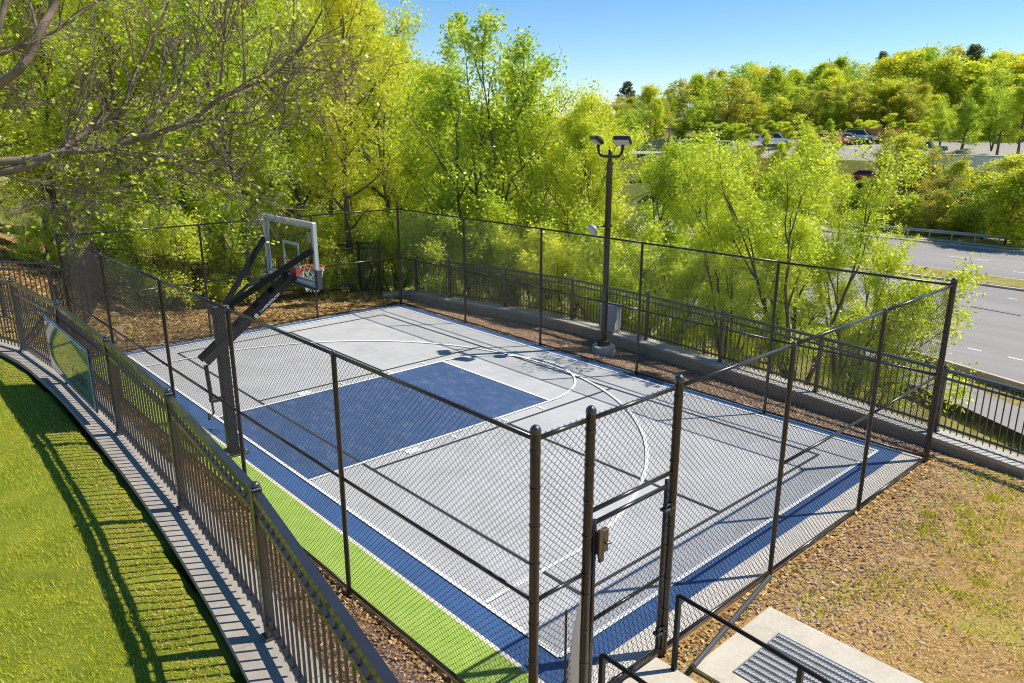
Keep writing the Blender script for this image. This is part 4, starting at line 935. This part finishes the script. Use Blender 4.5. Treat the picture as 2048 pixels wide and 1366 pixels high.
# ---------------------------------------------------------------- vehicles and things by the far lots
PAINT = {k: mat(k + '_car_paint', c, .25, coat=.6) for k, c in dict(white=(.75, .75, .74), silver=(.42, .43, .45), black=(.015, .015, .018), red=(.50, .03, .02), blue=(.05, .12, .25), grey=(.18, .18, .19), tan=(.40, .33, .24), orange=(.38, .15, .06)).items()}
M['carglass'] = mat('dark_car_glass', (.012, .014, .018), .06, coat=.5)
M['tyre'] = mat('tyre_rubber', (.012, .012, .012), .8)
def car(x, y, yaw, paint, label, kind='sedan', z=None):
    z = h1(x, y) if z is None else z
    r = empty('parked_car' if kind != 'pickup' else 'pickup_truck', (x, y, z + .02), label, 'pickup' if kind == 'pickup' else 'car', 'cars parked on the far lots', yaw)
    L, Wd = (5.4, 1.95) if kind == 'pickup' else ((4.7, 1.9) if kind == 'suv' else (4.5, 1.8))
    h = .95 if kind != 'sedan' else .82
    top = {'sedan': 1.42, 'suv': 1.75, 'pickup': 1.8}[kind]
    pr = {'sedan': [(-2.2, .35), (-2.25, .75), (-1.75, .86), (1.0, .90), (2.1, .74), (2.25, .55), (2.2, .3)],
          'suv': [(-2.3, .4), (-2.35, .95), (1.1, 1.0), (2.2, .88), (2.35, .6), (2.3, .35)],
          'pickup': [(-2.65, .5), (-2.7, 1.05), (1.2, 1.08), (2.5, .98), (2.7, .65), (2.65, .42)]}[kind]
    cab = {'sedan': [(-1.75, .85), (-1.05, 1.40), (.25, 1.42), (1.05, .88)], 'suv': [(-2.25, .95), (-1.95, 1.7), (.4, 1.74), (1.15, 1.0)], 'pickup': [(-.75, 1.05), (-.6, 1.76), (.6, 1.78), (1.25, 1.06)]}[kind]
    def pri(poly, w0, w1):
        n = len(poly); vs = []
        for s in (-1, 1):
            for (px, pz) in poly: f = (pz - poly[0][1]) / max(1e-3, (max(p[1] for p in poly) - poly[0][1])); w = w0 + (w1 - w0) * max(0, f); vs.append((px, s * w / 2, pz))
        fs = [tuple(reversed(range(n))), tuple(range(n, 2 * n))] + [(i, (i + 1) % n, n + (i + 1) % n, n + i) for i in range(n)]
        return vs, fs
    b = MB().add(*pri(pr, Wd, Wd * .96)).add(*pri(cab, Wd * .94, Wd * .78)); b.build('body', PAINT[paint], r)
    w = MB(); zc0, zc1 = cab[0][1] + .08, max(c[1] for c in cab) - .08
    lo = [(cab[0][0] + .22, zc0), (cab[1][0] + .1, zc1), (cab[2][0] - .1, zc1), (cab[3][0] - .2, zc0)]
    for s in (-1, 1):
        vs = []
        for (px, pz) in lo:
            f = (pz - cab[0][1]) / (max(c[1] for c in cab) - cab[0][1]); wd = Wd * (.94 + (.78 - .94) * f); vs.append((px, s * (wd / 2 + .006), pz))
        w.add(vs, [(0, 1, 2, 3) if s < 0 else (3, 2, 1, 0)])
    for (a, c, o_) in ((cab[2], cab[3], .012), (cab[1], cab[0], -.012)):
        w.add([(a[0] * .85 + c[0] * .15 + o_, -.62, a[1] * .85 + c[1] * .15 + .01), (a[0] * .85 + c[0] * .15 + o_, .62, a[1] * .85 + c[1] * .15 + .01), (a[0] * .1 + c[0] * .9 + o_, .72, a[1] * .1 + c[1] * .9 + .01), (a[0] * .1 + c[0] * .9 + o_, -.72, a[1] * .1 + c[1] * .9 + .01)], [(0, 1, 2, 3)])
    w.build('windows', M['carglass'], r)
    for sx in (-1, 1):
        for sy in (-1, 1):
            wh = MB().lathe((0, 0, -.1), [(.30, 0), (.33, .03), (.33, .17), (.30, .2)], 14).build('wheel', M['tyre'], r); wh.data.transform(Matrix.Translation((sx * L * .3, sy * (Wd / 2 - .06), .33)) @ Matrix.Rotation(PI / 2, 4, 'X'))
            hb = MB().lathe((0, 0, -.112 if sy > 0 else .1), [(.19, 0), (.17, .012)], 10).build('hub', M['alu'], wh); hb.data.transform(Matrix.Translation((sx * L * .3, sy * (Wd / 2 - .06), .33)) @ Matrix.Rotation(PI / 2, 4, 'X'))
    for sy in (-1, 1):
        MB().bbox((L * .492, sy * Wd * .34, pr[2][1] - .14), (.06, .36, .13), .02).build('headlight', M['lens'], r)
        MB().bbox((-L * .497, sy * Wd * .36, pr[1][1] - .14), (.05, .28, .13), .02).build('tail_light', M['redpaint'], r)
    return r
car(-51.86, 83.25, .25, 'silver', 'silver pickup truck just above the black barrier, right of the lamp heads', 'pickup')
car(-53.34, 95.58, 1.0, 'white', 'left one of two white cars behind the fresh green tree right of the lamp', 'sedan')
car(-51.08, 94.36, 1.0, 'white', 'white car parked nearest the fresh green tree, in front of another white car', 'suv')
car(-46.31, 99.83, .6, 'white', 'white car alone in the shade at the foot of the wooded hill', 'suv')
car(-38.51, 102.71, 1.2, 'red', 'dark red car in the shade at the back of the pale parking lot', 'sedan')
car(-38.10, 104.28, 1.2, 'silver', 'silver car beside the dark red car at the back of the parking lot', 'sedan')
car(-36.51, 106.09, .15, 'silver', 'silver van like car left of the orange dump trailer', 'suv')
car(-27.04, 87.58, .3, 'red', 'bright red car in front of the half bare leaning tree', 'sedan')
car(-25.20, 90.49, 1.3, 'tan', 'tan car right of the half bare leaning tree', 'suv')
car(-24.51, 95.82, .15, 'blue', 'blue car at the edge of the dark trees, above the long rubble bank', 'pickup')
car(-16.50, 83.51, .1, 'white', 'white car half hidden in the thicket behind the guardrail', 'sedan')
car(-13.42, 83.41, .1, 'red', 'red car half hidden under trees at the right edge behind the guardrail', 'suv')
car(-12.41, 82.40, .1, 'white', 'white car below the red one at the right edge behind the guardrail', 'sedan')
# orange dump trailer
x, y = -34.07, 107.40; z = h1(x, y)
dt = empty('dump_trailer', (x, y, z), 'weathered orange dump trailer under the trees at the back of the parking lot', 'trailer', rz=.15)
MB().add([(-2, -1., .8), (2, -1., .8), (2, 1., .8), (-2, 1., .8), (-2.2, -1.1, 1.8), (2.1, -1.1, 1.8), (2.1, 1.1, 1.8), (-2.2, 1.1, 1.8)], [(0, 3, 2, 1), (0, 1, 5, 4), (1, 2, 6, 5), (2, 3, 7, 6), (3, 0, 4, 7), (4, 5, 6, 7)]).build('box', PAINT['orange'], dt)
MB().box((0, 0, .68), (4.4, .9, .2)).bar((2.1, 0, .6), (3.6, 0, .5), .12, .12).build('chassis', M['steel'], dt)
for sx in (-.5, -1.5):
    for sy in (-1, 1):
        wh = MB().lathe((0, 0, -.14), [(.40, 0), (.45, .04), (.45, .24), (.40, .28)], 14).build('wheel', M['tyre'], dt); wh.data.transform(Matrix.Translation((sx, sy * .95, .45)) @ Matrix.Rotation(PI / 2, 4, 'X'))
# white box trailer
x, y = -14.74, 90.05; z = h1(x, y)
bt = empty('box_trailer', (x, y, z), 'long white box trailer parked at the right edge beyond the thicket', 'trailer', rz=-.12)
MB().bbox((0, 0, 1.42), (11.5, 2.4, 1.64), .05).build('body', PAINT['white'], bt)
MB().box((0, 0, 2.275), (11.6, 2.5, .06)).build('roof', M['alu'], bt)
MB().box((0, 0, .52), (11, 1.0, .14)).build('chassis', M['steel'], bt)
for sx in (-1, 1): MB().box((sx * 3.5, -.9, .3), (.12, .12, .6)).build('landing_leg', M['steel'], bt)
for sx in (2.6, 3.7):
    for sy in (-1, 1):
        wh = MB().lathe((0, 0, -.14), [(.40, 0), (.45, .04), (.45, .24), (.40, .28)], 14).build('wheel', M['tyre'], bt); wh.data.transform(Matrix.Translation((sx, sy * .95, .45)) @ Matrix.Rotation(PI / 2, 4, 'X'))
# black barrier, brown wall, green screen fence
x, y = -48.85, 82.02; z = h1(x, y)
bb = empty('barrier', (x, y, z), 'solid black barrier panel in front of the silver pickup', 'barrier', rz=.1)
MB().box((0, 0, .8), (5.2, .08, 1.5)).build('panel', PAINT['black'], bb)
for s in (-1, 0, 1): MB().box((s * 2.5, .1, .8), (.1, .1, 1.6)).build('post', M['steel'], bb)
x, y = -57.35, 87.27; z = h1(x, y)
bw_ = empty('retaining_wall', (x, y, z), 'brown timber wall left of the utility pole near the silver pickup', 'wall', rz=.15)
for k in range(5): MB().box((0, 0, .2 + .36 * k), (5.2, .2, .35)).build('timber', mat('brown_timber', (.14, .10, .075), .85, var=.25, vs=3) if k == 0 else D.materials['brown_timber'], bw_)
x, y = -61.11, 94.14; z = h1(x, y)
gs_ = empty('screen_fence', (x, y, z), 'pale green screened fence at the hill foot, left of the fresh green tree', 'fence', rz=.25)
MB().box((0, 0, .9), (16, .03, 1.7)).build('screen', mat('faded_green_screen', (.22, .25, .15), .9, var=.12, vs=1), gs_)
for k in range(6): MB().tube([(-8 + 3.2 * k, .05, 0), (-8 + 3.2 * k, .05, 1.9)], .04, 6).build('post', M['galv'], gs_)
def upole(x, y, ztop, label):
    z = h1(x, y); r = empty('utility_pole', (x, y, z), label, 'utility pole', 'utility poles')
    MB().tube([(0, 0, -.3), (0, 0, ztop - z)], [.16, .11], 8).build('pole', mat('weathered_pole_wood', (.20, .13, .09), .9, var=.2, vs=6) if 'weathered_pole_wood' not in D.materials else D.materials['weathered_pole_wood'], r, True)
    MB().bar((-1.1, 0, ztop - z - .5), (1.1, 0, ztop - z - .5), .1, .12).build('crossarm', D.materials['weathered_pole_wood'], r)
    for s in (-1, 1): MB().lathe((s * .9, 0, ztop - z - .44), [(.05, 0), (.07, .06), (.04, .14)], 8).build('insulator', M['lens'], r)
upole(-16.11, 95.12, 5.15, 'leaning brown utility pole at the right, in front of the dark trees')
upole(-54.28, 85.20, 5.89, 'brown utility pole right of the lamp heads, before the green screened fence')
# rubble bank along the lot
rg = np.random.default_rng(9)
ra = np.array([-22.27, 89.19]); rb_ = np.array([-17.41, 89.26])
mb = MB()
for k in range(260):
    t = rg.uniform(); px_, py_ = ra + (rb_ - ra) * t + rg.normal(size=2) * .6; s = rg.uniform(.12, .38); zz_ = h1(px_, py_) + rg.uniform(0, .9)
    Rm_ = Matrix.Rotation(rg.uniform(0, 6), 3, 'Z') @ Matrix.Rotation(rg.uniform(0, 2), 3, 'X')
    mb.bbox((px_, py_, zz_), (s * 1.5, s, s), s * .25, M=Rm_)
o = mb.build('rubble_bank', M['pale_concrete']); tag(o, kind='stuff', label='bank of pale rubble stones left of the white box trailer', cat='rubble')

# ---------------------------------------------------------------- ground cover (uncountable)
def scatter(name, n, region, seed, mk, kind, size, h_off=.0, dens=None, label=None, cat=None, stand=False, w=.12, tilt=.5, clump=0):
    rg = np.random.default_rng(seed); x0, x1, y0, y1 = region
    if clump:
        cx_ = rg.uniform(x0, x1, clump); cy_ = rg.uniform(y0, y1, clump); i = rg.integers(0, clump, n); rr = rg.uniform(.05, .28, clump)[i]
        x = cx_[i] + rg.normal(size=n) * rr; y = cy_[i] + rg.normal(size=n) * rr
    else: x = rg.uniform(x0, x1, n); y = rg.uniform(y0, y1, n)
    if dens is not None:
        k = rg.uniform(size=n) < dens(x, y); x = x[k]; y = y[k]
    n = len(x); z = H(x, y) + h_off
    s = size * rg.uniform(.5, 1.5, n); a = rg.uniform(0, 2 * PI, n)
    P0 = np.stack([x, y, z], 1)
    if stand:
        lean = rg.uniform(.1, tilt, n); dx = np.stack([np.cos(a) * np.sin(lean), np.sin(a) * np.sin(lean), np.cos(lean)], 1)
        sd_ = np.stack([-np.sin(a), np.cos(a), np.zeros(n)], 1); ww = (s * w)[:, None]
        V = np.stack([P0 - sd_ * ww / 2, P0 + sd_ * ww / 2, P0 + dx * s[:, None]], 1).reshape(-1, 3); F = np.arange(3 * n).reshape(n, 3)
    else:
        A = np.stack([np.cos(a), np.sin(a), rg.normal(size=n) * tilt], 1); B = np.stack([-np.sin(a), np.cos(a), rg.normal(size=n) * tilt], 1)
        ww = (s * w)[:, None]; ss_ = s[:, None]
        V = np.stack([P0 - A * ss_ / 2, P0 + B * ww / 2, P0 + A * ss_ / 2, P0 - B * ww / 2], 1); 
        V[:, :, 2] = np.maximum(V[:, :, 2], z[:, None] - .004 + .006); V = V.reshape(-1, 3); F = np.arange(4 * n).reshape(n, 4)
    o = link(name, np_mesh(name, V, F), M[mk]); tag(o, label, cat, kind='stuff'); return o
def nz(x, y, s=1.0, seed=0):
    v = 0
    for i, f in enumerate((.9, 1.9, 3.7)): v = v + np.sin(f * s * x + 1.7 * i + seed) * np.cos(f * s * y * 1.1 + 2.3 * i + seed * .7) / (i + 1)
    return v
LYE = lambda x: np.interp(x, LX, LY) - .34
scatter('lawn_grass', 420000, (-7, 12.5, -9, -3.0), 1, 'blade', 'stuff', .036, dens=lambda x, y: (y < LYE(x) - .02) * np.clip(.50 + .4 * ss(.0, 1.1, LYE(x) - y) - .30 * nz(x, y, 1.6), .15, 1), label='short green lawn grass beside the near fence', cat='grass', stand=True, w=.13, tilt=1.0)
scatter('lawn_grass', 200000, (-7, 12.5, -9, -3.0), 101, 'blade2', 'stuff', .032, dens=lambda x, y: (y < LYE(x) - .02) * np.clip(.42 + .42 * nz(x, y, 1.6) + .2 * nz(x, y, 4.1, 3), .03, 1), label='yellowish short grass in patches on the lawn', cat='grass', stand=True, w=.15, tilt=1.15)
scatter('lawn_thatch', 90000, (-7, 12.5, -6, -3.0), 2, 'straw', 'stuff', .032, .006, dens=lambda x, y: (y < LYE(x)) * np.clip(.9 - 1.1 * ss(.0, .9, LYE(x) - y) + .22 * nz(x, y, 2.4), .0, 1), label='dry thatch at the lawn edge along the coping', cat='thatch', w=.14, tilt=.3)
scatter('dry_straw', 230000, (8.25, 17, -1.3, 8.9), 3, 'straw', 'stuff', .052, .010, dens=lambda x, y: (y < np.interp(x, WX, WY) - .35) * ~((x > 8.45) & (x < 11.4) & (y > .85) & (y < 2.52)) * ~((y < .82) & (x < 11.1)) * np.clip(.30 + .6 * ss(8.6, 9.6, x) + .25 * nz(x, y, 1.3), .1, 1), label='dry tan straw and thatch on the bare ground by the gate', cat='straw', w=.09, tilt=.35)
scatter('dry_straw', 30000, (8.3, 14, .5, 8.6), 33, 'chip', 'stuff', .05, .010, dens=lambda x, y: (y < np.interp(x, WX, WY) - .35) * ~((x > 8.45) & (x < 11.4) & (y > .85) & (y < 2.52)) * np.clip(1.1 - ss(8.6, 10.2, x), .12, 1), label='dark bark crumbs along the gate side fence', cat='mulch', w=.5, tilt=.3)
scatter('weeds', 90000, (8.9, 17, 1.0, 8.6), 4, 'weed', 'stuff', .058, .0, dens=lambda x, y: ~((x > 8.4) & (x < 11.4) & (y > .8) & (y < 2.6)) * (y < np.interp(x, WX, WY) - .4) * np.clip(.35 + .5 * nz(x, y, .8, 2) + .3 * ss(6.0, 8.4, y), .0, 1), label='sparse green weeds in the dry grass', cat='weeds', stand=True, w=.28, tilt=1.2, clump=420)
scatter('mulch_chips', 26000, (-7.9, 9, -2.55, -1.1), 5, 'chip', 'stuff', .055, .006, label='brown mulch chips between the picket fence and the court fence', cat='mulch', w=.4, tilt=.35)
scatter('mulch_chips', 42000, (-8.5, 8.2, 8.4, 10.1), 6, 'chip', 'stuff', .065, .006, dens=lambda x, y: y < np.interp(x, WX, WY) - .33, label='brown mulch chips around the lamp post', cat='mulch', w=.4, tilt=.35)
scatter('fallen_leaves', 9000, (-8.0, 8.3, -1.6, -1.02), 7, 'deadleaf', 'stuff', .048, .012, dens=lambda x, y: np.clip(1.2 - (-1.02 - y) / .28, .03, 1), label='dead leaves caught along the foot of the near court fence', cat='leaves', w=.7, tilt=.5)
scatter('fallen_leaves', 5000, (-8.0, 8.3, 8.28, 9.0), 8, 'deadleaf', 'stuff', .048, .012, dens=lambda x, y: np.clip(1.1 - (y - 8.28) / .22, .03, 1), label='dead leaves along the foot of the road side court fence', cat='leaves', w=.7, tilt=.5)
scatter('fallen_leaves', 6000, (8.18, 8.9, -.9, 8.2), 9, 'deadleaf', 'stuff', .048, .014, dens=lambda x, y: np.clip(1.05 - (x - 8.2) / .3, .04, 1) * ~((y < .85) & (x < 11)), label='dead leaves along the foot of the gate side fence', cat='leaves', w=.7, tilt=.5)
scatter('leaf_litter', 90000, (-32, -7.95, -10, 9.0), 10, 'deadleaf', 'stuff', .11, .015, label='tan leaf litter on the ground behind the far end of the court', cat='leaves', w=.7, tilt=.35)
scatter('woodland_plants', 16000, (-26, -8.4, -6, 12), 11, 'weed', 'stuff', .16, .0, dens=lambda x, y: np.clip(.05 + .5 * nz(x, y, .7, 5), 0, 1), label='low green plants growing through the leaf litter', cat='plants', stand=True, w=.35, tilt=1.2)
scatter('verge_grass', 150000, (-16, 26, 9.2, 31.5), 12, 'weed', 'stuff', .16, .0, dens=lambda x, y: (y > np.interp(x, WX, WY) + .25) * np.clip(.45 + .4 * nz(x, y, .6, 3), .05, 1) * (np.abs(y - np.interp(x, [-30, -12, -3, 1.5, 4.4, 8, 14, 24], [37, 33.5, 30.6, 28.4, 26.8, 24.6, 20.5, 13])) > 1.1), label='rough green and tan grass on the bank below the wall', cat='grass', stand=True, w=.10, tilt=.9)
scatter('verge_grass', 60000, (-16, 26, 9.2, 30), 13, 'straw', 'stuff', .28, .0, dens=lambda x, y: (y > np.interp(x, WX, WY) + .25) * np.clip(.35 - .5 * nz(x, y, .6, 3), .02, 1) * (np.abs(y - np.interp(x, [-30, -12, -3, 1.5, 4.4, 8, 14, 24], [37, 33.5, 30.6, 28.4, 26.8, 24.6, 20.5, 13])) > 1.15), label='pale dry stalks on the bank below the wall', cat='grass', stand=True, w=.05, tilt=.6)

# ---------------------------------------------------------------- light, sky, camera
S = Vector((.39, .63, 1.0)).normalized(); el = math.asin(S.z); az = math.atan2(S.x, S.y)
sun = D.lights.new('sun', 'SUN'); sun.energy = 5.0; sun.angle = math.radians(.53); sun.color = (1, .945, .84)
so = D.objects.new('sun', sun); C.objects.link(so); so.rotation_euler = S.to_track_quat('Z', 'Y').to_euler()
w = D.worlds.new('World'); bpy.context.scene.world = w; w.use_nodes = True; nt = w.node_tree
sk_ = nt.nodes.new('ShaderNodeTexSky'); sk_.sky_type = 'NISHITA'; sk_.sun_disc = False; sk_.sun_elevation = el; sk_.sun_rotation = az
sk_.air_density = 1.0; sk_.dust_density = .05; sk_.ozone_density = 3.0; sk_.altitude = 1200
bg = nt.nodes['Background']; bg.inputs['Strength'].default_value = .115
hv = nt.nodes.new('ShaderNodeHueSaturation'); hv.inputs['Saturation'].default_value = 1.25; nt.links.new(sk_.outputs[0], hv.inputs['Color']); nt.links.new(hv.outputs[0], bg.inputs['Color'])
cam = D.cameras.new('camera'); co = D.objects.new('camera', cam); C.objects.link(co); bpy.context.scene.camera = co
cam.sensor_width = 36; cam.sensor_fit = 'HORIZONTAL'; cam.lens = 1506.217 / 2048 * 36; cam.clip_end = 2000; cam.clip_start = .1
yaw, pitch = 2.405, -.2761
f = Vector((math.cos(yaw) * math.cos(pitch), math.sin(yaw) * math.cos(pitch), math.sin(pitch)))
co.location = (12.177, -4.956, 5.445); co.rotation_euler = f.to_track_quat('-Z', 'Y').to_euler()
s = bpy.context.scene
s.render.engine = 'CYCLES'
s.view_settings.view_transform = 'Standard'; s.view_settings.look = 'None'; s.view_settings.exposure = .42; s.view_settings.gamma = 1
s.cycles.max_bounces = 7; s.cycles.diffuse_bounces = 5; s.cycles.glossy_bounces = 3; s.cycles.transmission_bounces = 4; s.cycles.transparent_max_bounces = 8
s.cycles.use_denoising = True
s.cycles.sample_clamp_indirect = 6
s.cycles.pixel_filter_type = 'BLACKMAN_HARRIS'; s.cycles.filter_width = 1.05

# put the base of each fence and wall at its own first post instead of the court origin
for r in [o for o in C.objects if o.type == 'EMPTY' and o.location.length < 1e-6 and o.parent is None]:
    c0 = next(ch for ch in r.children if ch.type == 'MESH'); v = c0.data.vertices[0].co
    loc = Vector((v.x, v.y, min(q.co.z for q in c0.data.vertices)))
    r.location = loc
    for ch in r.children: ch.location = ch.location - loc
